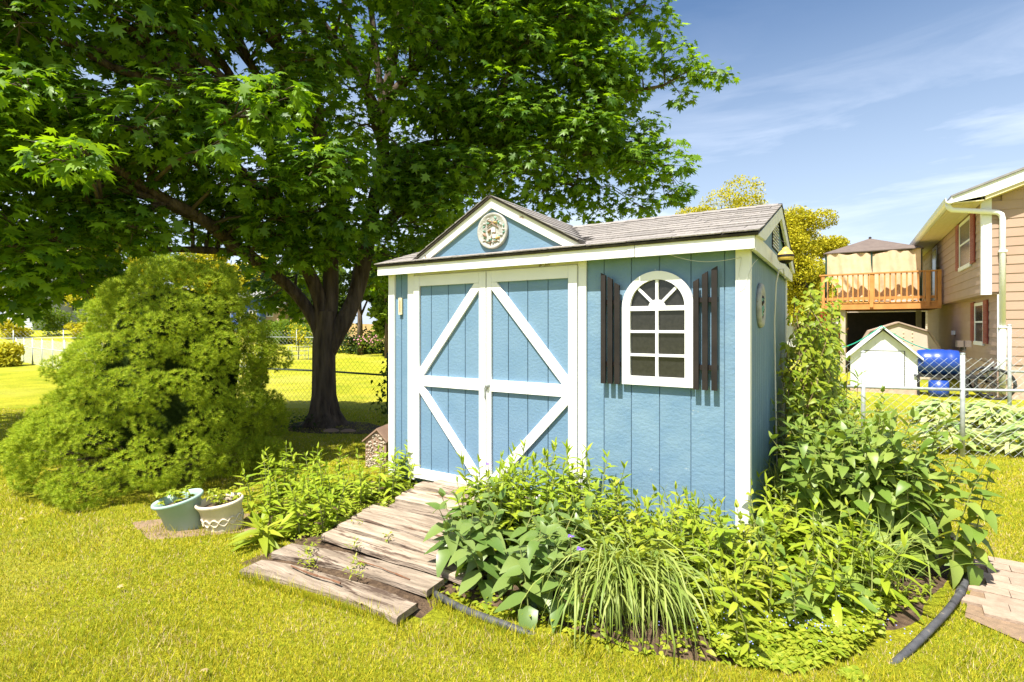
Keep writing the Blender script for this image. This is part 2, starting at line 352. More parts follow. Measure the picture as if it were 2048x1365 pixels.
# ------------------------------------------------------------------ ground
def sstep(t): t = max(0., min(1., t)); return t * t * (3 - 2 * t)
def gz(x, y): return 1.25 * sstep((y - 24) / 22) + (hump(x, y) if y < 24 else 0)
def build_ground():
    xs = [-700, -300, -120, -60, -40, -30, -24, -18] + [-14 + .5 * i for i in range(57)] + [18, 24, 30, 40, 60, 120, 300, 700]
    ys = [-300, -100, -30, -10, -4] + [-2 + .5 * i for i in range(60)] + [30, 33, 36, 40, 44, 48, 56, 70, 110, 250, 900]
    v = [(x, y, gz(x, y)) for y in ys for x in xs]; n = len(xs)
    f = [(j * n + i, j * n + i + 1, (j + 1) * n + i + 1, (j + 1) * n + i) for j in range(len(ys) - 1) for i in range(n - 1)]
    m = MB(); m.v = v; m.f = f; o = m.build('lawn', 'lawn', smooth=True); tag(o, 'mown yellow green lawn of the back yards', None, None, 'structure')
build_ground()
def patch(name, poly, z, mat, label, sub=6, seed=0):
    """an irregular ground sheet following the lawn"""
    m = MB(); c = Vector((sum(p[0] for p in poly) / len(poly), sum(p[1] for p in poly) / len(poly)))
    ring = []
    for i in range(len(poly)):
        a, b = Vector(poly[i]), Vector(poly[(i + 1) % len(poly)])
        for k in range(sub):
            q = a.lerp(b, k / sub); d = 1 + .05 * noise.noise(Vector((q.x * 2.5, q.y * 2.5, seed))); ring.append(c + (q - c) * d)
    n = len(ring); steps = 10
    for s in range(1, steps + 1):
        for q in ring:
            r = c + (q - c) * s / steps; h = z + .012 * noise.noise(Vector((r.x * 6, r.y * 6, seed)));  m.v.append((r.x, r.y, gz(r.x, r.y) + (h + .012 if s < steps else -.01)))
    m.v.append((c.x, c.y, gz(c.x, c.y) + z + .012)); cc = len(m.v) - 1
    for i in range(n): m.f.append((cc, i, (i + 1) % n))
    for s in range(steps - 1):
        for i in range(n): m.f.append((s * n + i, (s + 1) * n + i, (s + 1) * n + (i + 1) % n, s * n + (i + 1) % n))
    o = m.build(name, mat, smooth=True); tag(o, label, None, None, 'structure'); return o
BED = [(-.42, 2.90), (-.02, 2.60), (.5, 2.33), (1.2, 2.22), (1.86, 2.48), (2.22, 2.75), (2.68, 3.15), (3.02, 3.66), (3.1, 4.4), (3.4, 5.6), (2.9, 5.9), (2.3, 4.9), (1.6, 3.5), (.6, 4.0), (0.1, 3.9)]
BEDL = [(-2.15, 4.75), (-1.9, 4.1), (-1.5, 3.55), (-1.15, 3.9), (-.75, 4.6), (-1.2, 5.0)]
patch('flower_bed', BED, .006, 'soil', 'dark soil of the flower bed wrapped around the shed corner')
patch('side_bed', BEDL, .006, 'soil', 'soil of the small bed left of the wooden ramp', seed=3)
patch('ramp_bed', [(-1.75, 3.25), (-.45, 2.62), (.3, 3.9), (-.75, 4.7)], .0, 'soil', 'dark soil and debris below the wooden ramp', seed=9)
patch('tree_bed', [(-3.6, 7.6), (-2.9, 7.3), (-1.9, 7.2), (-1.7, 7.6), (-2.2, 8.2), (-3.2, 8.4)], -.004, 'soil', 'bare earth round the foot of the maple trunk', seed=5)
patch('bare_patch', [(-2.9, 3.95), (-2.5, 3.6), (-1.9, 3.75), (-1.6, 4.0), (-2.0, 4.15)], -.004, 'mortar', 'dry bare earth around the two planters', seed=8)

# ------------------------------------------------------------------ the shed
RZ = R(-32.26); SL = 3.12; SW = 2.44; SO = (-1.153, 4.986, 0)
def build_shed():
    T = thing('garden_shed', 'light blue garden shed with white barn doors, arched window and shingled roof', 'shed', SO, RZ)
    def boards(x0, x1, z0, z1, edges, yf, th=.011, mat='siding_blue', parent=T, zt=None):
        xs = [x0] + [e for e in edges if x0 + .01 < e < x1 - .01] + [x1]
        for a, b in zip(xs[:-1], xs[1:]):
            m = MB(); g = .0028
            if zt:
                top = [(b - g, zt(b - g)), (a + g, zt(a + g))]
                mid = [e for e in (1.2,) if a + g < e < b - g]
                poly = [(a + g, z0), (b - g, z0), top[0]] + [(e, zt(e)) for e in mid] + [top[1]]
                m.prism(poly, yf, yf + th)
            else: m.box(a + g, b - g, yf, yf + th, z0, z1, bev=.0015)
            m.build('siding_board', mat, parent)
    # core walls behind the boards
    m = MB(); m.box(.01, SL - .01, .0095, .05, .09, 2.02); m.box(SL - .05, SL - .0095, .05, SW, .09, 2.02); m.box(.0, .04, .05, SW, .09, 2.02); m.box(.04, SL - .05, SW - .04, SW, .09, 2.02)
    m.box(.02, SL - .02, .06, SW - .06, .04, .12); m.build('wall', 'siding_blue', T)
    ge = [.15, .355, .56, .765, .97, 1.175, 1.38, 1.585, 1.79, 1.955, 2.155, 2.36, 2.56, 2.77, 2.98]
    boards(.075, .245, .07, 1.96, ge, 0.)
    boards(2.02, 3.05, .07, 1.96, [2.155, 2.36, 2.56, 2.77, 2.98], 0., mat='siding_worn')
    # side wall boards (right side)
    k = 0; y = .02
    while y < SW - .02:
        b = min(y + .1, SW - .01); m = MB(); m.box(SL - .012, SL, y + .0025, b - .0025, .07, 1.96); m.build('siding_board', 'siding_blue', T); y = b
    m = MB(); m.box(-.0, .012, .02, SW, .07, 1.96); m.build('siding_panel', 'siding_blue', T)
    # corner posts and door casing
    for a, b, nm in ((.0, .078, 'corner_post'), (3.048, 3.134, 'corner_post'), (.245, .327, 'door_casing'), (1.957, 2.022, 'door_casing')):
        m = MB(); m.box(a, b, -.021, .0 if nm == 'door_casing' else .016, .07 if b > 3 else .08, 1.955, bev=.002); m.build(nm, 'white_paint', T)
    m = MB(); m.box(SL + .001, SL + .014, .018, .05, .07, 1.955); m.build('corner_post', 'white_paint', T)
    m = MB(); m.box(SL + .001, SL + .014, SW - .06, SW + .02, .07, 1.955); m.build('corner_post', 'white_paint', T)
    m = MB(); m.box(.327, 1.957, -.012, .008, 1.93, 1.955); m.build('door_head', 'white_worn', T)
    # doors
    for x0, x1, pl, pr, up, tilt in ((.331, 1.127, .396, 1.058, 1, 1), (1.135, 1.953, 1.182, 1.881, -1, -1)):
        D = bpy.data.objects.new('door', MB().box(x0, x1, -.001, .008, .105, 1.925).mesh('door', 'siding_blue')); col.objects.link(D); D.parent = T
        es = [pl + (pr - pl) * q for q in ((.19, .48, .76) if up > 0 else (.22, .48, .74))]
        boards(pl, pr, .18, 1.84, es, -.0115, th=.010, parent=D)
        fy0, fy1 = -.034, -.0125
        def bd(a, b, c, d, nm='door_frame_board', e=0):
            MB().box(a, b, fy0 - e, fy1, c, d, bev=.0015).build(nm, 'white_paint', D)
        bd(x0, pl, .105, 1.925, 'door_stile'); bd(pr, x1, .105, 1.925, 'door_stile')
        bd(pl + .001, pr - .001, 1.832, 1.925, 'door_rail'); bd(pl + .001, pr - .001, .105, .190, 'door_rail'); bd(pl + .001, pr - .001, .937, 1.030, 'door_rail')
        def brace(xa, za, xb, zb):
            h = .037; dx, dz = xb - xa, zb - za; ln = math.hypot(dx, dz); ez = h * ln / abs(dx); ex = h * ln / abs(dz); sx = 1 if dx > 0 else -1; sz = 1 if dz > 0 else -1
            poly = [(xa, za), (xa + sx * ex, za), (xb, zb - sz * ez), (xb, zb), (xb - sx * ex, zb), (xa, za + sz * ez)]
            MB().prism(poly, fy0 + .001, fy1).build('door_brace', 'white_paint', D)
        e = .0015
        if up > 0: brace(pl + e, 1.030 + e, pr - e, 1.832 - e); brace(pl + e, .937 - e, pr - e, .190 + e)
        else: brace(pr - e, 1.030 + e, pl + e, 1.832 - e); brace(pr - e, .937 - e, pl + e, .190 + e)
        if up < 0:
            m = MB(); M = Matrix.Translation((1.150, -.034, .985)) @ Matrix.Rotation(R(90), 4, 'X')
            m.lathe([(.0, .028), (.014, .027), (.018, .02), (.017, .008), (.024, .002), (.024, 0)], 14, M); m.build('door_knob', 'steel', D, True)
            m = MB(); m.tube([(1.128, -.04, .99), (1.122, -.045, .96), (1.124, -.047, .90), (1.130, -.045, .87)], .004, 6); m.build('hasp', 'steel', D, True)
            m = MB(); m.box(1.118, 1.146, -.040, -.035, .95, .985); m.build('hasp_plate', 'steel', D)
        else:
            for hz_ in (.3, .98, 1.78):
                pass
    # eave: fascia, drip edge
    fz0, fz1 = 1.942, 2.034
    MB().box(-.045, 2.42, -.115, -.095, fz0, fz1, bev=.0015).build('fascia_board', 'white_paint', T)
    MB().box(2.425, SL + .052, -.117, -.095, fz0 - .002, fz1 + .002, bev=.0015).build('fascia_board', 'white_paint', T)
    MB().box(-.042, SL + .05, -.094, .0, 1.956, 1.966).build('soffit', 'white_worn', T)
    # roof slabs
    yr, zr, y0, z0, sl = 1.22, 2.465, -.135, 2.040, (2.465 - 2.040) / 1.355
    xa, xb = -.065, SL + .085
    m = MB(); m.prism([(y0, z0 - .006), (yr, zr - .006), (2 * yr - y0, z0 - .006), (2 * yr - y0, z0 - .022), (yr, zr - .05), (y0 + .01, z0 - .022)], xa + .02, xb - .012, 'x'); rf = m.build('roof', 'shingle_edge', T)
    # dormer: face, roof, rakes
    cx, hw, dz, db = 1.205, .865, 2.535, 2.055; ds = (dz - db) / hw
    def zt(x): return dz - .075 - abs(x - cx) * ds
    m = MB(); m.prism([(cx - hw + .12, db - .02), (cx + hw - .12, db - .02), (cx, dz - .05)], -.045, -.03); m.build('gable_panel', 'siding_blue', T)
    m = MB()
    for s in (-1, 1):
        a = cx + s * (hw + .02)
        yb = lambda x, o=0: y0 + (dz - abs(x - cx) * ds - z0) / sl
        pts = [(cx, -.085, dz), (a, -.085, dz - (hw + .02) * ds), (a, max(-.08, yb(a)), dz - (hw + .02) * ds), (cx, min(1.5, yb(cx)), dz)]
        m.v += pts + [(x, y, z - .022) for x, y, z in pts]; b = len(m.v) - 8
        m.f += [(b, b + 1, b + 2, b + 3), (b + 7, b + 6, b + 5, b + 4), (b, b + 4, b + 5, b + 1), (b + 1, b + 5, b + 6, b + 2), (b + 2, b + 6, b + 7, b + 3), (b + 3, b + 7, b + 4, b)]
    m.build('dormer_roof', 'shingle_edge', T)
    for s in (-1, 1):
        w_ = .070; 
        pts = [(cx, dz - .024), (cx + s * (hw + .015), dz - .024 - (hw + .015) * ds), (cx + s * (hw + .012), dz - .05 - (hw + .015) * ds), (cx + s * (hw - .12), dz - .024 - (hw - .12) * ds - w_ * 1.14), (cx, dz - .024 - w_ * 1.14)]
        if s < 0: pts = pts[::-1]
        MB().prism(pts, -.068 - .0005 * (s + 1), -.046).build('rake_board', 'white_worn', T)
    # shingle tabs, front slope
    ln = math.hypot(yr - y0, zr - z0); nc = 11; ex = ln / nc; ca, sa = (yr - y0) / ln, (zr - z0) / ln; tabw = .305
    tm = {}
    def tab(name, w_, l_, mat='shingle'):
        k = (round(w_, 3), l_)
        if k not in tm:
            m = MB(); m.v = [(0.002, 0, 0.004), (w_ - .002, 0, .004), (w_ - .002, l_, -.002), (.002, l_, -.002), (0.002, 0, -.004), (w_ - .002, 0, -.004), (w_ - .002, l_, -.006), (.002, l_, -.006)]
            m.f = [(0, 1, 2, 3), (0, 4, 5, 1), (1, 5, 6, 2), (3, 7, 4, 0)]
            tm[k] = m.mesh('shingle', mat)
        return tm[k]
    def place(me, M):
        o = bpy.data.objects.new('shingle', me); col.objects.link(o); o.parent = T; o.matrix_basis = M
    for side in (0, 1):
        for c in range(nc):
            s0 = c * ex; x = xa - (c % 2) * tabw * .5 - .04 * (c % 3)
            while x < xb:
                a, b = max(x, xa), min(x + tabw, xb); x += tabw
                if b - a < .03: continue
                if side == 0:
                    yc = y0 + (s0 + ex * .5) * ca; zc = z0 + (s0 + ex) * sa; xm = (a + b) / 2
                    if c >= 1 and abs(xm - cx) * ds < dz - zc - .02 and yc < 1.3: continue
                    Rr = Matrix(((1, 0, 0), (0, ca, -sa), (0, sa, ca))).to_4x4()
                    off = Vector((a, y0 + s0 * ca, z0 + s0 * sa + .003 + rnd.uniform(0, .003)))
                    if c == 0: off.z += .002; off.y -= .006
                    place(tab('s', b - a, ex * 1.12), Matrix.Translation(off) @ Rr @ Matrix.Rotation(rnd.uniform(-.006, .006), 4, 'Z'))
                elif c < 3 or c > 9 or True:
                    Rr = Matrix(((-1, 0, 0), (0, -ca, sa), (0, sa, ca))).to_4x4()
                    off = Vector((b, 2 * yr - y0 - s0 * ca, z0 + s0 * sa + .003)); place(tab('s', b - a, ex * 1.12), Matrix.Translation(off) @ Rr)
    # ridge caps
    x = xa
    while x < xb - .05:
        w_ = min(.16, xb - x); m = MB(); h = .1
        m.v = [(x, yr - h, zr - h * sl + .012), (x + w_, yr - h, zr - h * sl + .008), (x + w_, yr, zr + .012), (x, yr, zr + .017), (x + w_, yr + h, zr - h * sl + .008), (x, yr + h, zr - h * sl + .012)]
        m.f = [(0, 1, 2, 3), (3, 2, 4, 5)]; m.build('ridge_shingle', 'shingle', T); x += .14
    # dormer tabs (both slopes)
    dl = math.hypot(1, ds); nd = 8; ed = hw * dl / nd
    for s in (1, -1):
        for c in range(nd):
            xo = cx + s * (hw + .03 - c * ed / dl); zc = dz - abs(xo - cx) * ds; yv = min(1.45, y0 + (zc - z0) / sl) + .03
            y = -.095 - (c % 2) * .15; ux = Vector((0, s * 1., 0)); uy = Vector((-s / dl, 0, ds / dl)); un = ux.cross(uy)
            while y < yv:
                a, b = max(y, -.095), min(y + .305, yv); y += .305
                if b - a < .03: continue
                Mx = Matrix((ux, uy, un)).transposed().to_4x4()
                Mx.translation = Vector((xo, a if s > 0 else b, zc + .004)); place(tab('s', b - a, round(ed * 1.12, 4)), Mx)
    # right gable: panel, return board, rakes, soffit, vent
    gx = SL + .036
    m = MB(); m.prism([(-.09, 1.96), (2.53, 1.96), (yr, 2.435)], SL + .012, gx, 'x'); m.build('gable_panel', 'siding_blue', T)
    MB().box(gx + .001, gx + .020, -.092, 2.545, fz0 - .01, fz1 - .002, bev=.0015).build('return_board', 'white_worn', T)
    MB().box(SL + .016, gx, -.09, 2.53, 1.944, 1.958).build('soffit', 'white_worn', T)
    for s in (-1, 1):
        ya = yr + s * 1.325; za = zr - 1.325 * sl
        pts = [(yr, zr - .02), (ya, za - .02), (ya, za - .035), (ya - s * .30, za + .3 * sl - .115), (yr, zr - .115)]
        MB().prism(pts, gx + .0215 + .0005 * s, gx + .042, 'x').build('rake_board', 'white_worn', T)
    m = MB()
    vy0, vy1, vz0, vz1 = .93, 1.32, 2.09, 2.32
    for i in range(9):
        for j in range(9):
            y = vy0 + (vy1 - vy0) * (i + .5 * (j % 2)) / 9; z = vz0 + (vz1 - vz0) * j / 9
            m.box(gx + .006, gx + .012, y, y + .022, z, z + .012)
    m.build('vent_lattice', 'white_worn', T, stuff=True); MB().box(gx + .001, gx + .005, vy0 - .01, vy1 + .02, vz0 - .01, vz1 + .01).build('vent', 'dark_inside', T)
    # arched window
    wx, ri, ro, zs, zb0, zbi = 2.548, .188, .246, 1.600, 1.062, 1.122
    def arch(r, zb, n=22): return [(wx - r, zb)] + [(wx - r * math.cos(math.pi * i / n), zs + r * math.sin(math.pi * i / n)) for i in range(n + 1)] + [(wx + r, zb)]
    def ring(po, pi, ya, yb):
        m = MB(); n = len(po); m.v = [(u, ya, v) for u, v in po] + [(u, ya, v) for u, v in pi] + [(u, yb, v) for u, v in po] + [(u, yb, v) for u, v in pi]
        for i in range(n):
            j = (i + 1) % n; m.f += [(i, j, n + j, n + i), (2 * n + i, 3 * n + i, 3 * n + j, 2 * n + j), (i, 2 * n + i, 2 * n + j, j), (n + i, n + j, 3 * n + j, 3 * n + i)]
        return m
    W = bpy.data.objects.new('window', ring(arch(ro, zb0), arch(ri, zbi), -.032, -.001).mesh('window_frame', 'white_vinyl')); col.objects.link(W); W.parent = T
    MB().prism(arch(ri - .0005, zbi + .0005), -.0075, -.004).build('pane', 'screen', W)
    ymu = (-.024, -.009)
    def mun(a, b, c, d): MB().box(a, b, *ymu, c, d).build('muntin', 'white_vinyl', W)
    for z in (1.592, 1.432, 1.270): mun(wx - ri + .001, wx + ri - .001, z - (.016 if z > 1.5 else .009), z + (.016 if z > 1.5 else .009))
    MB().box(wx - .010, wx + .010, -.0245, -.0085, zbi + .001, zs + ri - .001).build('muntin', 'white_vinyl', W)
    for a in (45, 135):
        c_, s_ = math.cos(R(a)), math.sin(R(a)); h = .0095
        pts = [(wx + c_ * .03 - s_ * h, zs + s_ * .03 + c_ * h), (wx + c_ * .03 + s_ * h, zs + s_ * .03 - c_ * h), (wx + c_ * (ri - .001) + s_ * h, zs + s_ * (ri - .001) - c_ * h), (wx + c_ * (ri - .001) - s_ * h, zs + s_ * (ri - .001) + c_ * h)]
        MB().prism(pts, -.0235, -.0095).build('muntin', 'white_vinyl', W)
    MB().prism([(wx - .058 * math.cos(math.pi * i / 10), zs + .052 * math.sin(math.pi * i / 10)) for i in range(11)], -.0255, -.0087).build('muntin_hub', 'white_vinyl', W)
    # shutters
    for slats, side in (((2.152, 2.204, 2.255), -1), ((2.796, 2.852, 2.910), 1)):
        S = bpy.data.objects.new('shutter', None); col.objects.link(S); S.parent = T
        for i, x in enumerate(slats):
            wd = .035; t0 = (1.852, 1.822, 1.778)[i if side < 0 else 2 - i]; q = .020
            poly = [(x, 1.060 - (.004 if side > 0 else 0)), (x + wd, 1.060 - (.004 if side > 0 else 0)), (x + wd, t0 - (q if side < 0 else 0)), (x, t0 - (0 if side < 0 else q))]
            MB().prism(poly, -.058, -.036).build('slat', 'black_paint', S)
        for z in (1.20, 1.64): MB().box(slats[0] + .004, slats[2] + .036, -.036, -.014, z - .016, z + .016).build('batten', 'black_paint', S)
        for z in (1.20, 1.64): MB().box(slats[0] + .014, slats[2] + .026, -.014, -.0005, z - .010, z + .010).build('bracket', 'black_paint', S)
    return T
SHED = build_shed()
SM = Matrix.Translation(SO) @ Matrix.Rotation(RZ, 4, 'Z')
def SP(x, y, z): return SM @ Vector((x, y, z))

# things that hang on the shed
def medallion():
    T = thing('wall_plaque', 'round stone plaque with birds and leaves in relief on the dormer gable', 'plaque', SP(1.215, -.048, 2.245), RZ)
    M = Matrix.Rotation(R(90), 4, 'X')
    m = MB(); m.lathe([(0, .012), (.105, .012), (.125, .018), (.138, .026), (.146, .022), (.148, .0), (0, 0)], 40, M); m.build('disc', 'stone_relief', T, True)
    def rel(nm, mat, pts, r): MB().tube(pts, r, 6).build(nm, mat, T, True)
    for k in range(26):
        a = 2 * math.pi * k / 26 + rnd.uniform(-.1, .1); r_ = rnd.uniform(.07, .118); x, z = r_ * math.cos(a), r_ * math.sin(a)
        m = MB(); m.lathe([(0, .012), (.010, .008), (.013, 0)], 8, Matrix.Translation((x, -.014, z)) @ Matrix.Rotation(rnd.uniform(0, 6), 4, 'Y') @ M, sx=1.3, sy=.6)
        m.build('relief_leaf', 'patina' if k % 2 else 'stone_relief', T, True)
    for (x, z, s, an) in ((-.02, .078, .9, .4), (.05, -.062, 1, -.3), (-.075, -.03, 1, .9), (-.03, .0, .8, -.7), (.03, .065, .8, .1)):
        m = MB(); m.lathe([(0, .018), (.010 * s, .014), (.015 * s, 0)], 10, Matrix.Translation((x, -.014, z)) @ Matrix.Rotation(an, 4, 'Y') @ M, sx=1.7, sy=.8)
        m.build('relief_bird', 'ochre' if x > 0 else 'brown_clay', T, True)
    rel('birdhouse_roof', 'brown_clay', [(-.05, -.018, .03), (0, -.022, .062), (.058, -.018, .02)], .004)
    rel('relief_branch', 'brown_clay', [(-.02, -.016, -.12), (-.012, -.02, -.06), (.01, -.018, -.03), (.03, -.018, -.01)], .004)
    rel('relief_branch', 'brown_clay', [(-.01, -.016, -.085), (.03, -.02, -.088), (.07, -.016, -.08)], .004)
    rel('relief_branch', 'brown_clay', [(-.09, -.016, -.07), (-.05, -.02, -.085), (-.02, -.018, -.1)], .004)
    for x, z, s in ((.012, .005, .016), (.02, -.045, .014)):
        m = MB(); m.box(x - s, x + s, -.022, -.013, z - s, z + s); m.build('birdhouse_wall', 'white_vinyl', T)
medallion()
def side_plaque():
    T = thing('oval_plaque', 'weathered round garden plaque hung on the shaded side wall of the shed', 'plaque', SP(SL + .001, .50, 1.615), RZ)
    M = Matrix.Rotation(R(90), 4, 'Y')
    MB().lathe([(0, .022), (.10, .022), (.115, .030), (.150, .026), (.158, .016), (.158, 0), (0, 0)], 36, M).build('disc', 'stone_relief', T, True)
    for k in range(14):
        x, z = rnd.uniform(-.05, .05), rnd.uniform(-.1, .06)
        MB().lathe([(0, .010), (.012, .006), (.016, 0)], 8, Matrix.Translation((.022, x, z)) @ Matrix.Rotation(rnd.uniform(0, 6), 4, 'X') @ M, sx=1.6, sy=.7).build('relief_figure', 'black_paint' if k % 3 else 'patina', T, True)
side_plaque()
def thermometer():
    T = thing('thermometer', 'pale yellow thermometer screwed to the blue wall left of the doors', 'thermometer', SP(.150, -.001, 1.58), RZ)
    MB().box(-.021, .021, -.022, -.001, 0, .155, bev=.004).build('body', 'cream_plastic', T)
    MB().tube([(0, -.024, .02), (0, -.024, .135)], .002, 6).build('glass_tube', 'chime_red', T)
    m = MB()
    for i in range(14): m.box(.005, .013, -.0235, -.0221, .022 + i * .008, .0235 + i * .008)
    m.build('scale_marks', 'black_paint', T)
    MB().lathe([(0, .003), (.003, .002), (.003, 0)], 8, Matrix.Translation((0, -.022, .147)) @ Matrix.Rotation(R(90), 4, 'X')).build('screw', 'steel', T)
thermometer()
def bee_skep():
    T = thing('bee_ornament', 'yellow and black striped round hanging ornament below the gable vent', 'ornament', SP(SL + .15, .70, 1.975), RZ); T.scale = (.82, .82, .9)
    prof = lambda a0, a1: [(.066 * math.cos(a), .058 * math.sin(a)) for a in [a0 + (a1 - a0) * i / 4 for i in range(5)]]
    for i, (a, b) in enumerate(((-88, -35), (-35, -5), (-5, 14), (14, 42), (42, 75))):
        MB().lathe(prof(R(a), R(b)), 20, sx=1 if i % 2 else 1.03, sy=1 if i % 2 else 1.03).build('band', 'black_paint' if i in (0, 2) else 'yellow_plastic', T, True)
    MB().lathe([(.030, .052), (.028, .062), (.022, .070), (.008, .078), (0, .078)], 16).build('cap', 'yellow_plastic', T, True)
    MB().tube([(0, 0, .075), (0, 0, .11), (-.05, 0, .14), (-.085, 0, .15)], .0025, 6).build('hanger', 'black_paint', T)
bee_skep()
def wall_rod():
    T = MB().tube([SP(SL + .10, 1.22, 1.86), SP(SL + .09, 1.22, 1.94), SP(SL + .06, 1.2, 1.93), SP(SL + .04, 1.18, 1.82), SP(SL + .03, 1.16, 1.5), SP(SL + .04, 1.14, .9), SP(SL + .06, 1.12, .02)], .0065, 8)
    tag(T.build('garden_hose', 'rope', None, True), 'pale hose hanging in a hook down the shed side wall beside the vine', 'hose')
    a, b = SP(2.60, -.098, 1.965), SP(3.08, -.03, 1.90); pts = [a.lerp(b, i / 12) - Vector((0, 0, .045 * math.sin(math.pi * i / 12))) for i in range(13)]
    e = SP(3.085, -.028, 1.90)
    pts += [e, SP(3.07, -.03, 1.80), SP(3.075, -.03, 1.70), SP(3.10, -.032, 1.72), SP(3.13, -.03, 1.80), SP(3.15, 0.0, 1.86), SP(3.16, .12, 1.9)]
    tag(MB().tube(pts, .0016, 5).build('string', 'string', None), 'loose white string sagging from the fascia to the right corner post', 'string')
wall_rod()

# the ramp of weathered boards
def ramp():
    T = thing('wooden_ramp', 'weathered grey brown wooden ramp of split planks before the shed doors', 'ramp', SP(1.14, 0, 0), RZ)
    n = 11
    for i in range(n):
        d = (.06 + i * .145) if i < n - 2 else (1.42 if i == n - 2 else 1.66)
        arc = .10 * (1 - (d / 1.72) ** 1.7) + .028 if i < n - 2 else (.062 if i == n - 2 else .056)
        if i < n - 2: x0, x1 = -.53 + rnd.uniform(-.06, .05), .78 + rnd.uniform(-.02, .02); 
        elif i == n - 2: x0, x1 = -.54, .62
        else: x0, x1 = -.50, .65
        if i == 4: x0 += .08
        m = MB(); ns_ = 12; th = .036; w_ = .127 + rnd.uniform(-.006, .003) if i < n - 2 else .15; tw = rnd.uniform(-.02, .02) + (.15 if i >= n - 2 else 0)
        sag = .0 if i < n - 2 else .02
        ring = []
        for k in range(ns_ + 1):
            u = k / ns_; x = x0 + (x1 - x0) * u; bow = (.020 * math.sin(u * 3.1) + .012 * noise.noise(Vector((u * 3, i * 7.1, 0)))) - (.09 * (u - .45) ** 2 * 2.2 if i >= n - 2 else .0)
            z = arc + (.006 * math.sin(i * 2.3)) + .016 * noise.noise(Vector((u * 2.6, i * 3.3, 5))) - sag * math.sin(u * 3.14)
            for (dy, dz_) in ((-w_ / 2, -th), (-w_ / 2, -.007), (-w_ / 2 + .008, 0), (-.02, -.003 * (k % 2)), (w_ / 2 - .008, 0), (w_ / 2, -.007), (w_ / 2, -th)):
                yy = -d + bow + dy + tw * (u - .5); e = .006 * noise.noise(Vector((u * 9, i * 2.1 + dy * 30, 1)))
                m.v.append((x, yy + e, z + dz_ - (yy + d) * -.05 + .003 * noise.noise(Vector((u * 14, dy * 50, i)))))
        q = 7
        for k in range(ns_):
            for j in range(q): m.f.append((k * q + j, (k + 1) * q + j, (k + 1) * q + (j + 1) % q, k * q + (j + 1) % q))
        m.f.append(tuple(range(q))); m.f.append(tuple(range(ns_ * q + q - 1, ns_ * q - 1, -1)))
        m.build('plank', 'wood_grey', T)
        if i in (2, 6, 9, 10):
            c = MB(); ux = rnd.uniform(-.3, .1)
            pts = [(x_, -d + .01 * math.sin(x_ * 9) + rnd.uniform(-.004, .004), arc + .0) for x_ in [ux + .06 * t for t in range(8)]]
            for a, b in zip(pts[:-1], pts[1:]):
                c.tube([a, b], rnd.uniform(.003, .007), 4)
            c.build('splinter', 'wood_split', T)
    for x in (-.42, .6):
        m = MB(); m.prism([(-1.3, -.05), (-.02, -.05), (-.02, .07), (-.6, .06), (-1.1, .02), (-1.3, -.01)], x, x + .04, 'x'); m.build('joist', 'wood_split', T)
ramp()

# pebble covered pentagon post and a second one behind it
def pebble_post():
    c = Vector((-1.42, 5.45, 0)); T = thing('pebble_planter', 'wooden planter with pointed top, its face encrusted with shells and pebbles', 'planter', c, R(-12))
    poly = [(-.10, .0), (.13, .0), (.13, .28), (.03, .40), (-.10, .30)]
    MB().prism(poly, .0, .22).build('box', 'brown_clay', T)
    me = []
    for k in range(3):
        m = MB(); m.lathe([(0, .008), (.010, .005), (.014, -.004)], 7, sx=rnd.uniform(.7, 1.2)); me.append(m.mesh('pebble', 'pebble', True))
    k = 0
    while k < 150:
        x, z = rnd.uniform(-.09, .12), rnd.uniform(.01, .37)
        if z > .28 and not (abs(x - .03) < (.39 - z) * .9): continue
        o = bpy.data.objects.new('pebble', me[k % 3]); col.objects.link(o); o.parent = T; o.matrix_basis = Matrix.Translation((x, -.002, z)) @ Matrix.Rotation(R(90) + rnd.uniform(-.3, .3), 4, 'X') @ Matrix.Rotation(rnd.uniform(0, 6), 4, 'Z') @ Matrix.Scale(rnd.uniform(.6, 1.25), 4); k += 1
    m = MB(); m.prism([(-.13, .29), (.035, .425), (.15, .29), (.15, .275), (.035, .405), (-.13, .275)], -.02, .235); m.build('rim_board', 'brown_clay', T)
    T2 = thing('clay_planter', 'plain brown pointed wooden planter leaning behind the pebble one', 'planter', (-1.27, 5.68, 0), R(-25))
    MB().prism([(-.11, .0), (.11, .0), (.11, .30), (.0, .43), (-.11, .30)], 0, .16).build('box', 'brown_clay', T2)
    MB().prism([(-.13, .29), (.0, .45), (.13, .29), (.11, .29), (0, .432), (-.11, .29)], -.015, .175).build('rim_board', 'roof_tan', T2)
pebble_post()

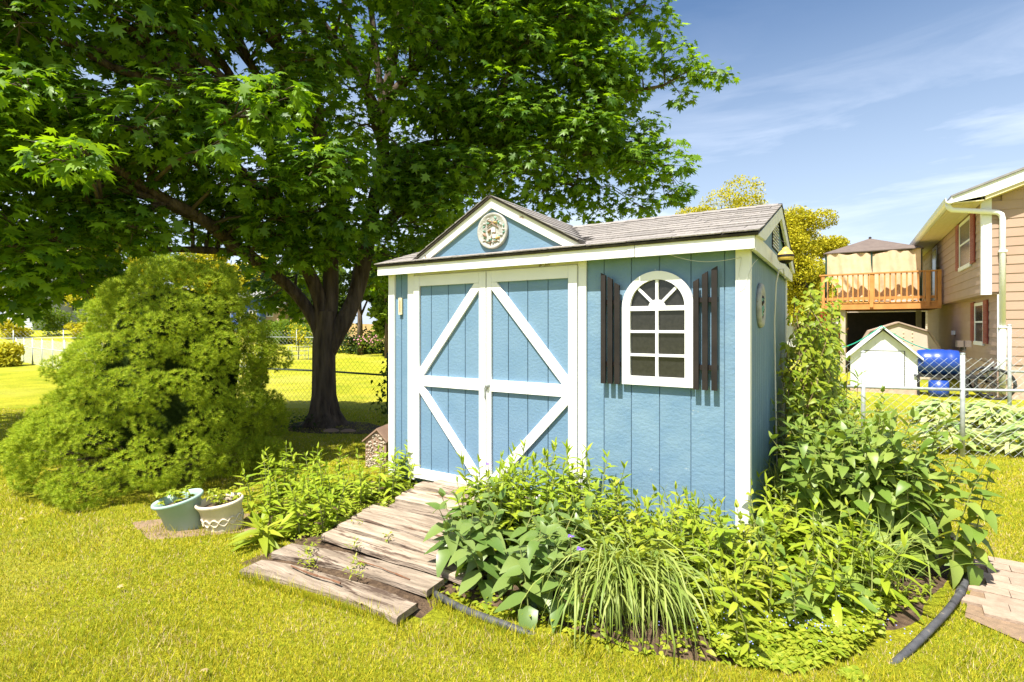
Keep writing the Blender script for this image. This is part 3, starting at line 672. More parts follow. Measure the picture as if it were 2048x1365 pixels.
# two tilted oval planters
def planters():
    T = thing('green_planter', 'sage green oval plastic planter tilted to the left with seedlings in it', 'planter', (-2.36, 3.84, -.015), R(8)); T.rotation_euler = (R(8), R(-12), R(8)); T.scale = (1, 1, 1.12)
    MB().lathe([(.10, 0), (.108, .01), (.122, .15), (.128, .152), (.132, .205), (.150, .21), (.155, .222), (.150, .232), (.142, .232), (.128, .20), (.120, .175)], 36, sx=1.12, sy=.82).build('pot', 'pot_green', T, True)
    MB().lathe([(0, .188), (.06, .19), (.127, .182)], 24, sx=1.12, sy=.82).build('soil', 'soil', T, True)
    T2 = thing('cream_planter', 'cream oval planter with a braided relief band and wilted seedlings', 'planter', (-2.08, 3.83, .0), R(0)); T2.rotation_euler = (R(8), R(-7), R(-4)); T2.scale = (1, 1, 1.08)
    MB().lathe([(.112, 0), (.118, .008), (.122, .03), (.120, .035), (.134, .16), (.140, .165), (.139, .175), (.148, .18), (.154, .195), (.149, .207), (.140, .207), (.132, .18), (.128, .16)], 40, sx=1.12, sy=.78).build('pot', 'pot_cream', T2, True)
    MB().lathe([(0, .168), (.06, .17), (.133, .160)], 24, sx=1.12, sy=.78).build('soil', 'soil', T2, True)
    for ph in (0, math.pi):
        pts = []
        for k in range(90):
            a = 2 * math.pi * k / 89; z = .082 + .024 * math.sin(a * 7 + ph); r_ = .120 + (z - .035) * .112 + .003
            pts.append((r_ * 1.12 * math.cos(a), r_ * .78 * math.sin(a), z))
        MB().tube(pts, .0052, 6, False).build('braid', 'pot_cream', T2, True)
    for T_, w_, zz in ((T, .12, .19), (T2, .12, .17)):
        pos, D, U, S = [], [], [], []
        for k in range(16):
            b = Vector((rnd.uniform(-w_, w_), rnd.uniform(-w_ * .6, w_ * .6), zz)); h = rnd.uniform(.03, .12); lean = Vector((rnd.uniform(-.4, .4), rnd.uniform(-.4, .4), 1)).normalized()
            MB().tube([b, b + lean * h], .0016, 4).build('stem', 'stem_green', T_)
            for q in range(7):
                a = q * 2.4; pos.append(b + lean * h * (1 - .12 * (q // 3))); D.append((math.cos(a), math.sin(a), rnd.uniform(0, .5))); U.append((0, 0, 1)); S.append(rnd.uniform(.025, .045))
        put_leaves(T_, 'ovate', 'weed_leaf', pos, D, U, S, 30)
planters()

# black bed edging pipe and its pavers
def edging():
    def arc(pts, n=6):
        out = []
        for i in range(len(pts) - 1):
            p0 = pts[max(i - 1, 0)]; p1 = pts[i]; p2 = pts[i + 1]; p3 = pts[min(i + 2, len(pts) - 1)]
            for k in range(n):
                t = k / n; out.append(.5 * ((2 * p1) + (p2 - p0) * t + (2 * p0 - 5 * p1 + 4 * p2 - p3) * t * t + (3 * p1 - p0 - 3 * p2 + p3) * t ** 3))
        return out + [pts[-1]]
    a = arc([Vector(p) for p in ((-.44, 2.88, .018), (-.25, 2.70, .02), (-.02, 2.55, .018), (.12, 2.50, -.01))])
    tag(MB().tube(a, .019, 10).build('bed_edging', 'black_pipe', None, True), 'black plastic edging pipe between lawn and bed near the ramp foot', 'garden edging')
    b = arc([Vector(p) for p in ((1.62, 2.28, -.02), (1.86, 2.42, .02), (2.24, 2.70, .028), (2.56, 2.98, .03), (2.80, 3.25, .035), (3.02, 3.62, .03), (3.08, 4.0, .0))])
    T = thing('curved_edging', 'dark curved plastic edging pipe arcing round the right end of the bed', 'garden edging', (0, 0, 0))
    MB().tube(b, .017, 10).build('pipe', 'black_pipe', T, True)
    MB().tube([p + Vector((.026, -.02, -.008)) for p in b[18:]], .007, 8).build('lower_pipe', 'black_pipe', T, True)
    MB().tube([b[15], b[16]], .021, 10).build('coupling', 'black_pipe', T, True)
edging()
def pavers():
    T = MB(); T.v = [(x, y, .004 + .0) for x, y in ((2.28, 2.66), (2.40, 2.36), (4.2, 1.3), (4.9, 2.4), (3.4, 3.2), (2.94, 3.33))]; T.f = [(0, 1, 2, 3, 4, 5)]
    o = T.build('paved_path', 'mortar', None); tag(o, 'brown paved path entering at the right edge', None, None, 'structure')
    base = Vector((2.93, 3.27, -.012)); ux = Vector((.80, -.60, 0)).normalized(); uy = Vector((-.60, -.80, 0)).normalized()
    me = MB().box(.0015, .1985, .0015, .0985, -.02, .03, bev=.003).mesh('paver', 'paver')
    for j in range(9):
        for i in range(10):
            p = base + ux * (i * .2 - (.1 if j % 2 else 0) + .02 - .012 * j) + uy * (j * .1 + (.015 if j > 3 else 0)); 
            M = Matrix((ux, -uy, Vector((0, 0, 1)))).transposed().to_4x4(); M.translation = p + Vector((0, 0, rnd.uniform(-.003, .004) - .002))
            q = bpy.data.objects.new('paver', me); col.objects.link(q); q.parent = o; q.matrix_basis = M @ Matrix.Rotation(rnd.uniform(-.01, .01), 4, 'X')
pavers()

# ------------------------------------------------------------------ chain-link fences
def fence(name, pts, hs, hrail, label, mat='steel', sp=.085, wr=.0016, post_every=2.4, skip_posts=(), post_h=.04, knuckle=True):
    T = thing(name, label, 'fence', (0, 0, 0))
    m = MB(); 
    for a, b in zip(pts[:-1], pts[1:]):
        a = Vector((a[0], a[1], 0)); b = Vector((b[0], b[1], 0)); L = (b - a).length; d = (b - a) / L
        n = max(1, round(L / post_every))
        for k in range(n + (1 if b == Vector((pts[-1][0], pts[-1][1], 0)) else 0)):
            p = a + d * (L * k / n); g = gz(p.x, p.y)
            q = MB().tube([(p.x, p.y, g - .1), (p.x, p.y, g + hs + post_h)], .024, 10)
            q.lathe([(.024, 0), (.028, .01), (.02, .025), (0, .03)], 10, Matrix.Translation((p.x, p.y, g + hs + post_h))); q.build('fence_post', mat, T, True)
        q = MB(); ks = max(1, int(L / 3))
        q.tube([(a + d * (L * i / ks)) + Vector((0, 0, gz(*(a + d * (L * i / ks))[:2]) + hrail)) for i in range(ks + 1)], .017, 8); q.build('rail', mat, T, True)
        nn = Vector((-d.y, d.x, 0)) * .006
        # diagonal wires as thin 3-sided tubes
        x = -hs
        while x < L:
            for s in (1, -1):
                t0, z0, t1, z1 = x, .02, x + hs, hs
                if t0 < 0: z0 += -t0; t0 = 0
                if t1 > L: z1 -= t1 - L; t1 = L
                if z1 - z0 > .03:
                    if s < 0: z0_, z1_ = hs + .02 - z0, hs + .02 - z1
                    else: z0_, z1_ = z0, z1
                    p = a + d * t0 + nn * s; r = a + d * t1 + nn * s
                    g0 = gz(p.x, p.y); g1 = gz(r.x, r.y)
                    m.tube([(p.x, p.y, g0 + z0_), (r.x, r.y, g1 + z1_)], wr, 3, False)
            x += sp
    m.build('wire_mesh', mat, T, stuff=True)
    return T
fence('chain_link_fence', [(3.0, 6.55), (4.15, 6.24), (5.12, 6.0), (7.2, 5.5)], 1.12, .76, 'galvanised chain link fence right of the shed, before the hostas', sp=.095, wr=.0021, post_every=2.2)
fence('chain_link_fence', [(-21.6, 23), (-15, 17.7), (-4.9, 10.3), (-3.45, 9.62)], .98, .66, 'galvanised chain link fence running back to the left behind the round evergreen', sp=.11, wr=.0018, post_every=1.7)
fence('vinyl_link_fence', [(-3.40, 9.60), (-2.1, 8.95), (.5, 7.75), (2.9, 6.6)], .98, .66, 'dark green chain link fence between maple trunk and shed', mat='green_vinyl', sp=.11, wr=.0017, post_every=1.75)
fence('far_link_fence', [(-34, 27.5), (-14, 29.0), (2, 27.0)], 1.15, .78, 'far galvanised chain link fence across the lawn beyond the maple', sp=.22, wr=.004, post_every=2.4)
fence('neighbour_link_fence', [(7.35, 7.8), (10.5, 5.4)], 1.45, .82, 'taller chain link fence with a capped post at the right edge', sp=.12, wr=.0018, post_every=3.)

# ------------------------------------------------------------------ the brown house on the right
HO = (9.80, 11.0, 0); HM = Matrix.Translation(HO) @ Matrix.Rotation(RZ, 4, 'Z')
def HP(x, y, z): return HM @ Vector((x, y, z))
def build_house():
    T = thing('brown_house', 'two storey house with brown lap siding, white trim and red shutters', 'house', HO, RZ)
    W = 9.0; RX = W / 2; sl = .37; ZT = 4.14; DP = 11.
    m = MB(); m.prism([(.02, 2.2), (.27, 2.2), (.27, .0), (W, .0), (W, ZT), (RX, ZT + RX * sl), (.02, ZT)], .03, DP); m.build('wall', 'house_siding', T)
    MB().box(.235, W, .005, DP, -.1, .69).build('foundation', 'brick_pink', T)
    def lap(pts_fn, a0, a1, z, h):  # lapped board profile
        pass
    z = .70; sp = .187
    while z < ZT + RX * sl - .15:
        x0 = .325 if z < 2.1 else .142; x1 = W
        if z + sp > ZT: x0 = max(x0, (z + sp - ZT) / sl + .0); x1 = W - (z + sp - ZT) / sl
        x0b = x0 if z < ZT else max(.142, (z - ZT) / sl)
        if x1 > x0 + .1:
            m = MB(); m.v = [(x0b, -.014, z), (x1, -.014, z), (x1, -.002, z + sp), (x0, -.002, z + sp), (x0b, .02, z), (x1, .02, z), (x1, .02, z + sp), (x0, .02, z + sp)]
            m.f = [(0, 1, 2, 3), (0, 4, 5, 1), (3, 7, 4, 0), (1, 5, 6, 2)]; m.build('siding_board', 'house_siding', T)
        z += sp
    for xp, za, zb in ((0.0, 2.19, 4.05), (.25, .70, 2.13)):
        z = za
        while z < zb:
            t = min(sp, zb - z + .02); m = MB(); m.v = [(xp - .014, .004, z), (xp - .014, DP, z), (xp - .002, DP, z + t), (xp - .002, .004, z + t), (xp + .02, .004, z), (xp + .02, DP, z), (xp + .02, DP, z + t), (xp + .02, .004, z + t)]
            m.f = [(3, 2, 1, 0), (1, 5, 4, 0), (3, 0, 4, 7)]; m.build('siding_board', 'house_siding', T); z += sp
    MB().box(.0, .26, .01, DP, 2.15, 2.19).build('overhang_soffit', 'house_siding', T)
    MB().box(-.022, .142, -.028, .0, 2.14, 4.22).build('corner_board', 'white_vinyl', T)
    MB().box(-.022, -.001, .001, .09, 2.14, 4.06).build('corner_board', 'white_vinyl', T)
    MB().box(.228, .325, -.028, .0, .62, 2.14).build('corner_board', 'white_vinyl', T)
    # roof
    ex = .55; ov = .32
    def rp_(o): return [(-ex, ZT - ex * sl + .23 + o), (RX, ZT + RX * sl + .23 + o), (W + ex, ZT - ex * sl + .23 + o), (W + ex, ZT - ex * sl + .19 + o), (RX, ZT + RX * sl + .18 + o), (-ex, ZT - ex * sl + .19 + o)]
    MB().prism(rp_(0.05), -ov - .03, DP + .3).build('roof', 'grey_roof', T)
    MB().prism([(-ex, ZT - ex * sl + .235), (RX, ZT + RX * sl + .22), (RX, ZT + RX * sl + .02), (-.02, ZT - .0), (-ex + .02, ZT - ex * sl + .13)], -ov, -ov + .025).build('rake_board', 'white_vinyl', T)
    MB().prism([(W + ex, ZT - ex * sl + .235), (RX, ZT + RX * sl + .22), (RX, ZT + RX * sl + .02), (W, ZT - .0), (W + ex - .02, ZT - ex * sl + .13)], -ov, -ov + .025).build('rake_board', 'white_vinyl', T)
    for k in range(7): MB().box(-ex + .03 + k * .072, -ex + .03 + k * .072 + .069, -ov + .03, DP, ZT - .085 - .002 * (k % 2), ZT - .07).build('soffit_strip', 'cream_plastic', T)
    MB().prism([(-.0, ZT - .07), (-.0, ZT + .02), (RX, ZT + RX * sl + .02), (RX, ZT + RX * sl - .0)], -ov + .03, -.02).build('rake_soffit', 'cream_plastic', T)
    gm = MB(); gm.prism([(-ex - .10, ZT + .03), (-ex - .085, ZT - .05), (-ex - .04, ZT - .085), (-ex + .02, ZT - .085), (-ex + .02, ZT + .035), (-ex, ZT + .035), (-ex - .0, ZT - .06), (-ex - .07, ZT - .035), (-ex - .085, ZT + .03)], -ov - .02, DP + .2); gm.build('gutter', 'white_vinyl', T)
    ds = MB(); ds.tube([(-ex - .03, -.20, ZT - .06), (-ex - .02, -.19, ZT - .15), (-ex + .04, -.17, ZT - .20), (-ex + .14, -.15, ZT - .215), (.12, -.085, ZT - .30), (.22, -.075, ZT - .32), (.28, -.07, ZT - .37), (.30, -.07, ZT - .46), (.30, -.07, 1.4)], .052, 12); ds.build('downspout', 'white_vinyl', T, True)
    ds = MB(); ds.tube([(.30, -.07, 1.42), (.30, -.07, .1)], .058, 12); ds.build('downspout', 'white_vinyl', T, True)
    for z in (1.45, 3.0): MB().box(.235, .365, -.13, -.015, z, z + .035).build('pipe_strap', 'white_vinyl', T)
    def win(xp, y0, y1, z0, z1, sw):
        F = MB(); 
        F.box(xp - .035, xp - .015, y0, y0 + .07, z0, z1); F.box(xp - .035, xp - .015, y1 - .07, y1, z0, z1); F.box(xp - .035, xp - .015, y0 + .07, y1 - .07, z1 - .07, z1); F.box(xp - .05, xp - .015, y0 - .02, y1 + .02, z0 - .09, z0)
        o = F.build('window', 'white_vinyl', T); MB().box(xp - .024, xp - .018, y0 + .07, y1 - .07, z0, z1 - .07).build('pane', 'screen', o)
        MB().box(xp - .03, xp - .02, y0 + .07, y1 - .07, (z0 + z1) / 2 - .02, (z0 + z1) / 2 + .02).build('sash_rail', 'white_vinyl', o)
        for a, b in ((y0 - sw - .02, y0 - .02), (y1 + .02, y1 + sw + .02)):
            s = MB(); s.box(xp - .045, xp - .015, a, b, z0 - .04, z1 + .03); so_ = s.build('shutter', 'red_shutter', T)
            l = MB(); n = 18
            for i in range(n):
                zz = z0 + (z1 - z0 - .05) * i / n
                if i == n // 2: continue
                l.prism([(xp - .048, zz), (xp - .056, zz + .008), (xp - .046, zz + .035)], a + .05, b - .05)
            l.build('louvres', 'red_shutter', so_)
    win(0.0, 1.05, 2.45, 2.93, 4.0, .42)
    win(.25, 1.22, 2.2, 1.14, 2.04, .38)
    MB().box(.17, .235, 4.9, 5.15, 1.25, 1.37).build('vent_box', 'white_vinyl', T)
    # the upper door on the deck
    MB().box(-.03, -.016, 6.3, 7.2, 2.2, 4.0).build('door_trim', 'white_vinyl', T); MB().box(-.038, -.0305, 6.4, 7.1, 2.25, 3.9).build('glass_door', 'screen', T)
    return T
build_house()
def antenna():
    T = thing('roof_antenna', 'thin television antenna on the brown house roof at the right edge', 'antenna', HP(3.9, 3.2, 5.7), R(-20))
    MB().tube([(0, 0, -.1), (0, 0, .62)], .015, 6).build('mast', 'steel', T)
    MB().tube([(-2.2, 0, .45), (.7, 0, .60)], .010, 6).build('boom', 'steel', T)
    for i in range(12): 
        x = -2.2 + i * .25; z = .45 + .15 * (x + 2.2) / 2.9; MB().tube([(x, -.25, z), (x, .25, z)], .006, 4).build('element', 'steel', T)
antenna()
def deck():
    T = thing('raised_deck', 'orange stained raised wooden deck with baluster railing on the brown house', 'deck', HO, RZ)
    x0, x1, y0, y1, zf = -3.06, -.06, 5.05, 8.2, 2.24
    MB().box(x0, x1, y0, y0 + .045, 2.02, zf - .03).build('rim_board', 'deck_wood', T); MB().box(x0, x0 + .045, y0 + .046, y1, 2.02, zf - .03).build('rim_board', 'deck_wood', T)
    k = x0
    y = y0 - .02
    while y < y1: MB().box(x0 - .02, x1, y + .003, y + .137, zf - .03, zf).build('deck_board', 'deck_wood', T); y += .14
    y = y0 + .4
    while y < y1: MB().box(x0 + .05, x1, y, y + .04, 2.03, zf - .032).build('joist', 'wood_split', T); y += .4
    for x in (x0, -1.78, -.42, x1 - .09): MB().box(x, x + .09, y0 - .04, y0 - .001 + .05, 2.08, 3.10).build('rail_post', 'deck_wood', T)
    for y in (y0 + 1.5, y1 - .1): MB().box(x0 - .04, x0 + .05, y, y + .09, 2.08, 3.10).build('rail_post', 'deck_wood', T)
    MB().box(x0 - .06, x1, y0 - .06, y0 + .08, 3.10, 3.14).build('top_rail', 'deck_wood', T); MB().box(x0 - .06, x0 + .08, y0 + .081, y1, 3.10, 3.14).build('top_rail', 'deck_wood', T)
    MB().box(x0 + .1, x1, y0 + .01, y0 + .045, 2.32, 2.40).build('bottom_rail', 'deck_wood', T); MB().box(x0 + .01, x0 + .045, y0 + .1, y1, 2.32, 2.40).build('bottom_rail', 'deck_wood', T)
    me = MB().box(-.018, .018, -.018, .018, 0, .86).mesh('baluster', 'deck_wood')
    def bal(x, y):
        o = bpy.data.objects.new('baluster', me); col.objects.link(o); o.parent = T; o.location = (x, y, 2.24)
    x = x0 + .17
    while x < x1 - .1: bal(x, y0 - .012); x += .135
    y = y0 + .2
    while y < y1: bal(x0 - .012, y); y += .135
    for x, y in ((-2.55, 5.18), (-2.5, 7.7), (-.4, 7.7)): MB().box(x, x + .14, y, y + .14, -.1, 2.02).build('support_post', 'post_wood', T)
    MB().box(-2.62, -.1, 8.25, 8.29, .0, 2.0).build('under_deck_shade', 'black_paint', T)  # sheet under the deck; the deep shade there is put into its colour
deck()
def gazebo():
    c = HP(-1.72, 6.65, 2.24); T = thing('deck_canopy', 'dark pyramid canopy with tan curtains standing on the raised deck', 'canopy', c, RZ)
    h = 1.22; ze, zp = 1.62, 2.18
    m = MB(); cs = [(-h - .08, -h - .08, ze), (h + .08, -h - .08, ze), (h + .08, h + .08, ze), (-h - .08, h + .08, ze)]; m.v = cs + [(0, 0, zp)]; m.f = [(0, 1, 4), (1, 2, 4), (2, 3, 4), (3, 0, 4)]; o = m.build('canopy_roof', 'gazebo_roof', T)
    s_ = o.modifiers.new('thick', 'SOLIDIFY'); s_.thickness = .03
    MB().lathe([(.02, zp - .02), (.05, zp + .02), (.02, zp + .05), (0, zp + .06)], 10).build('finial', 'black_paint', T)
    for x, y in ((-h, -h), (h, -h), (h, h), (-h, h), (0, -h)): MB().box(x - .025, x + .025, y - .025, y + .025, 0, ze).build('canopy_post', 'green_vinyl', T)
    for (xa, xb, yy, z0, z1, tie) in ((-h, h, -h - .05, .05, 1.60, .35),):
        m = MB(); nx, nz = 60, 16
        for j in range(nz + 1):
            v_ = j / nz
            for i in range(nx + 1):
                u = i / nx; x = xa + (xb - xa) * u; pinch = math.exp(-((v_ - .22) / .22) ** 2) * tie
                z = z1 + (z0 - z1) * (1 - v_) - .06 * math.sin(u * 3.14) * v_ + .03 * math.sin(u * 20) * v_
                x = x + (xb - x) * pinch * .35 * (1 - u)
                m.v.append((x, yy + .035 * math.sin(u * 46 + v_ * 3) + .03 * math.sin(u * 13 + v_ * 2), z))
        n = nx + 1; m.f = [(j * n + i, j * n + i + 1, (j + 1) * n + i + 1, (j + 1) * n + i) for j in range(nz) for i in range(nx)]
        m.build('curtain', 'tan_fabric', T, True)
    m = MB(); m.v = []; nx = 30
    for j in range(9):
        for i in range(nx + 1): m.v.append((h + .02 + .03 * math.sin(i * 1.7 + j * .3), -h + 2 * h * i / nx, .1 + 1.5 * j / 8))
    n = nx + 1; m.f = [(j * n + i, j * n + i + 1, (j + 1) * n + i + 1, (j + 1) * n + i) for j in range(8) for i in range(nx)]; m.build('curtain', 'tan_fabric', T, True)
    t = thing('patio_chair', 'dark patio chair seen between the deck balusters', 'chair', HP(-2.45, 5.9, 2.24), RZ)
    MB().box(-.25, .25, -.22, .22, .38, .44).build('seat', 'black_paint', t); MB().box(-.25, .25, .2, .25, .44, .85).build('backrest', 'black_paint', t)
    for x in (-.22, .22):
        for y in (-.2, .2): MB().box(x - .02, x + .02, y - .02, y + .02, 0, .38).build('leg', 'black_paint', t)
gazebo()
def playhouse():
    o = (7.72, 12.04, 0); T = thing('small_white_shed', 'small pale green white shed with steep gable and plank door', 'shed', o, RZ)
    w_, ze, za, d = 1.22, .84, 1.44, 1.3
    MB().prism([(0, .12), (w_, .12), (w_, ze), (w_ / 2, za - .05), (0, ze)], .012, d).build('wall', 'mint_shed', T)
    xs = [0, .2, .33, .47, .61, .75, .89, 1.02, w_]
    for a, b in zip(xs[:-1], xs[1:]):
        zt = lambda x: ze + (za - .05 - ze) * (1 - abs(x - w_ / 2) / (w_ / 2))
        pts = [(a + .003, .12), (b - .003, .12), (b - .003, zt(b - .003))] + ([(w_ / 2, zt(w_ / 2))] if a < w_ / 2 < b else []) + [(a + .003, zt(a + .003))]
        MB().prism(pts, 0, .011).build('plank', 'mint_shed', T)
    MB().box(.24, .255, -.004, .0, .16, .95).build('door_gap', 'black_paint', T); MB().box(.985, 1.0, -.004, .0, .16, .95).build('door_gap', 'black_paint', T); MB().box(.255, .985, -.004, .0, .938, .95).build('door_gap', 'black_paint', T)
    for s in (0, 1):
        x0, x1 = (-.09, w_ / 2) if s == 0 else (w_ + .09, w_ / 2); k = (za - ze) / (w_ / 2)
        pts = [(x0, ze - .09 * k), (x1, za), (x1, za + .05), (x0, ze - .09 * k + .05)]
        MB().prism(pts if s == 0 else pts[::-1], -.12 - .001 * s, d + .1).build('roof_panel', 'white_siding', T)
    MB().box(-.01, w_ + .01, -.01, d, 0, .119).build('foundation', 'brick_pink', T)
    hp = []
    a, b, c_ = P(1655, 700, 12.6), P(1763, 652, 11.6), P(1902, 706, 11.6)
    for i in range(11): t = i / 10; hp.append(a.lerp(b, t) - Vector((0, 0, .12 * math.sin(math.pi * t))))
    for i in range(1, 13): t = i / 12; hp.append(b.lerp(c_, t) - Vector((0, 0, .13 * math.sin(math.pi * t))))
    tag(MB().tube(hp, .012, 6).build('green_hose', 'hose_green', None, True), 'green garden hose draped over the roof of the small pale shed', 'hose')
playhouse()
def gambrel():
    T = thing('gambrel_shed', 'tan storage shed with a barn shaped roof under the raised deck', 'shed', (10.98, 15.0, 0), RZ)
    pr = [(-.95, 0), (.95, 0), (.95, .80), (.66, 1.33), (0, 1.58), (-.66, 1.33), (-.95, .80)]
    MB().prism(pr, 0, 1.6).build('wall', 'tan_shed', T)
    for i in range(9): MB().box(-.93, .93, -.012, -.001, .02 + i * .1, .115 + i * .1).build('siding_board', 'tan_shed', T)
    ro = [(-1.0, .77), (-.70, 1.37), (0, 1.63), (.70, 1.37), (1.0, .77), (.965, .77), (.67, 1.34), (0, 1.59), (-.67, 1.34), (-.965, .77)]
    MB().prism(ro, -.06, 1.7).build('roof', 'roof_tan', T)
    for x in (-.3, -.1, .1, .3):
        for z in range(6): MB().box(x, x + .03, -.02, -.013, .75 + z * .11, .80 + z * .11).build('lattice_mark', 'cream_plastic', T)
gambrel()
def barrel_cart():
    c = Vector((9.15, 11.35, 0)); 
    T = thing('rain_barrel', 'blue plastic barrel lying on its side beside the small pale shed', 'barrel', c + Vector((0, 0, .72)), RZ)
    M = Matrix.Rotation(R(90), 4, 'Y')
    MB().lathe([(0, -.36), (.22, -.36), (.25, -.34), (.27, -.2), (.262, -.12), (.275, -.1), (.275, .1), (.262, .12), (.27, .2), (.25, .34), (.22, .36), (0, .36)], 24, M).build('drum', 'blue_plastic', T, True)
    t = MB().lathe([(0, -.0), (.16, 0), (.18, .1), (.17, .34), (0, .34)], 18, Matrix.Translation((.1, -.05, -.70))); o = t.build('bucket', 'blue_plastic', None, True); o.matrix_world = Matrix.Translation(c + Vector((-.2, -.1, .70))); tag(o, 'blue bucket standing under the lying blue barrel', 'bucket')
    C = thing('garden_cart', 'dark garden cart with a spoked wheel near the house wall', 'cart', c + Vector((.15, 0, 0)), RZ)
    MB().box(-.55, .75, -.3, .3, .40, .45).build('platform', 'black_rubber', C)
    for x in (-.5, .3):
        for y in (-.27, .27): MB().box(x, x + .05, y - .03, y + .03, 0, .40).build('leg', 'black_rubber', C)
    for y in (-.36, .36):
        W = MB(); W.tube([(.75 + .30 * math.cos(a), y, .31 + .30 * math.sin(a)) for a in [2 * math.pi * k / 24 for k in range(25)]], .03, 8, False); wo = W.build('wheel', 'black_rubber', C, True)
        for k in range(6): a = math.pi * k / 6; MB().tube([(.75 - .29 * math.cos(a), y, .31 - .29 * math.sin(a)), (.75 + .29 * math.cos(a), y, .31 + .29 * math.sin(a))], .007, 5).build('spoke', 'black_rubber', wo)
    MB().tube([(.6, -.3, .45), (1.0, -.3, .9), (1.0, .3, .9), (.6, .3, .45)], .02, 6).build('handle', 'steel', C)
    L = thing('spot_lamp', 'small grey twin spot lamp clamped on the fence post', 'lamp', (5.12, 5.99, 1.19), R(-20))
    MB().box(-.02, .02, -.02, .02, 0, .06).build('base', 'shingle_edge', L)
    for x in (-.05, .05): MB().box(x * .7 - .03, x * .7 + .03, -.04, .03, .05, .12, bev=.01).build('lamp_head', 'gazebo_roof', L)
barrel_cart()
def steps_chimes():
    T = thing('wooden_steps', 'orange wooden garden steps with picket handrail beyond the vine', 'steps', tuple(G(1690, 742)), RZ)
    for i in range(6):
        MB().box(-1.1 + i * .18, -.9 + i * .18, 0, .9, .05 + i * .13, .09 + i * .13).build('tread', 'deck_wood', T)
    MB().prism([(-1.15, 0), (.05, .78), (.05, .6), (-.95, 0)], -.04, -.001).build('stringer', 'deck_wood', T)
    for i in range(9): MB().box(-1.1 + i * .13, -1.06 + i * .13, -.045, -.041 + .03, .05 + i * .085, .62 + i * .085).build('picket', 'deck_wood', T)
    MB().prism([(-1.2, .60), (.1, 1.40), (.1, 1.46), (-1.2, .66)], -.06, .0).build('handrail', 'deck_wood', T)
    c = HP(-3.0, 4.9, 1.95); C = thing('wind_chime', 'red wind chime hanging from the front corner of the raised deck', 'wind chime', c, RZ)
    MB().lathe([(0, 0), (.12, 0), (.12, -.02), (0, -.02)], 16).build('disc', 'chime_red', C)
    for k in range(6): a = k * 1.047; MB().tube([(.09 * math.cos(a), .09 * math.sin(a), -.08), (.09 * math.cos(a), .09 * math.sin(a), -.62 - .04 * k)], .018, 8).build('chime_tube', 'chime_red', C)
    MB().tube([(0, 0, 0), (0, 0, -1.0)], .004, 4).build('cord', 'black_paint', C); MB().lathe([(0, -.98), (.07, -1.0), (.07, -1.1), (0, -1.12)], 10).build('striker', 'chime_red', C)
steps_chimes()

# ------------------------------------------------------------------ far houses
def simple_house(name, label, px0, px1, yd, base_py, wall_top, roof_top, wmat, rmat, wins, depth=7., rz=0., gable='x'):
    a = P(px0, 655, yd); b = P(px1, 655, yd); W = (b - a).length; zt = CAMH + (655 - wall_top) / FPX * yd; zr = CAMH + (655 - roof_top) / FPX * yd
    T = thing(name, label, 'house', (a.x, a.y, gz(a.x, a.y) - .2), rz); z0 = gz(a.x, a.y) - .2; h = zt - z0; hr = zr - z0
    MB().box(0, W, 0, depth, 0, h).build('wall', wmat, T)
    n = int(h / .22)
    for i in range(n): MB().prism([(-.03, i * .22), (-.001, i * .22), (-.001, i * .22 + .215), (-.008, i * .22 + .215)], .02, W - .02, 'x').build('siding_board', wmat, T)
    m = MB()
    if gable == 'x': m.prism([(-.4, h - .1), (depth / 2, hr), (depth + .4, h - .1), (depth + .4, h - .25), (depth / 2, hr - .15), (-.4, h - .25)], -.3, W + .3, 'x')
    elif gable == 'y':
        m.prism([(-.4, h - .1), (W / 2, hr), (W + .4, h - .1), (W + .4, h - .28), (W / 2, hr - .2), (-.4, h - .28)], -.4, depth + .3); MB().prism([(0, h), (W, h), (W / 2, hr - .2)], 0, .1).build('gable_wall', wmat, T)
    else:
        m.v = [(-.4, -.4, h), (W + .4, -.4, h), (W + .4, depth + .4, h), (-.4, depth + .4, h), (W * .4, depth / 2, hr), (W * .6, depth / 2, hr)]; m.f = [(0, 1, 5, 4), (1, 2, 5), (2, 3, 4, 5), (3, 0, 4), (3, 2, 1, 0)]
    m.build('roof', rmat, T); MB().box(-.4, W + .4, -.43, -.401, h - .24, h - .08).build('fascia_board', 'white_vinyl', T)
    for (x0, x1, y0, y1) in wins:
        u0, u1 = (x0 - px0) / (px1 - px0) * W, (x1 - px0) / (px1 - px0) * W; v0 = CAMH + (655 - y1) / FPX * yd - z0; v1 = CAMH + (655 - y0) / FPX * yd - z0
        f = MB(); t = .08
        f.box(u0 - t, u0, -.06, -.031, v0 - t, v1 + t); f.box(u1, u1 + t, -.06, -.031, v0 - t, v1 + t); f.box(u0, u1, -.06, -.031, v1, v1 + t); f.box(u0, u1, -.06, -.031, v0 - t, v0); f.box((u0 + u1) / 2 - .03, (u0 + u1) / 2 + .03, -.055, -.031, v0, v1)
        o = f.build('window', 'white_vinyl', T); MB().box(u0, u1, -.04, -.0305, v0, v1).build('pane', 'glass', o)
    return T
simple_house('white_garage', 'low white garage with tan hip roof left of the raised deck', 1585, 1712, 30, 706, 640, 610, 'white_siding', 'roof_tan', [(1682, 1703, 650, 672)], depth=6, gable='hip')
simple_house('tan_neighbour_house', 'tan neighbour house with red shutters glimpsed below the deck', 1786, 1862, 26, 700, 600, 570, 'tan_shed', 'grey_roof', [(1800, 1808, 628, 650), (1815, 1823, 628, 650)], depth=6)
simple_house('white_house', 'white house with garage at the far left edge behind the fence', 5, 66, 44, 675, 520, 480, 'grey_siding', 'brick_pink', [(30, 44, 545, 562)], depth=9)
simple_house('white_gable_house', 'white gabled house behind the hanging maple branches on the left', 92, 192, 48, 660, 600, 555, 'grey_siding', 'grey_roof', [(140, 160, 598, 622), (165, 185, 645, 653)], depth=9, gable='y')
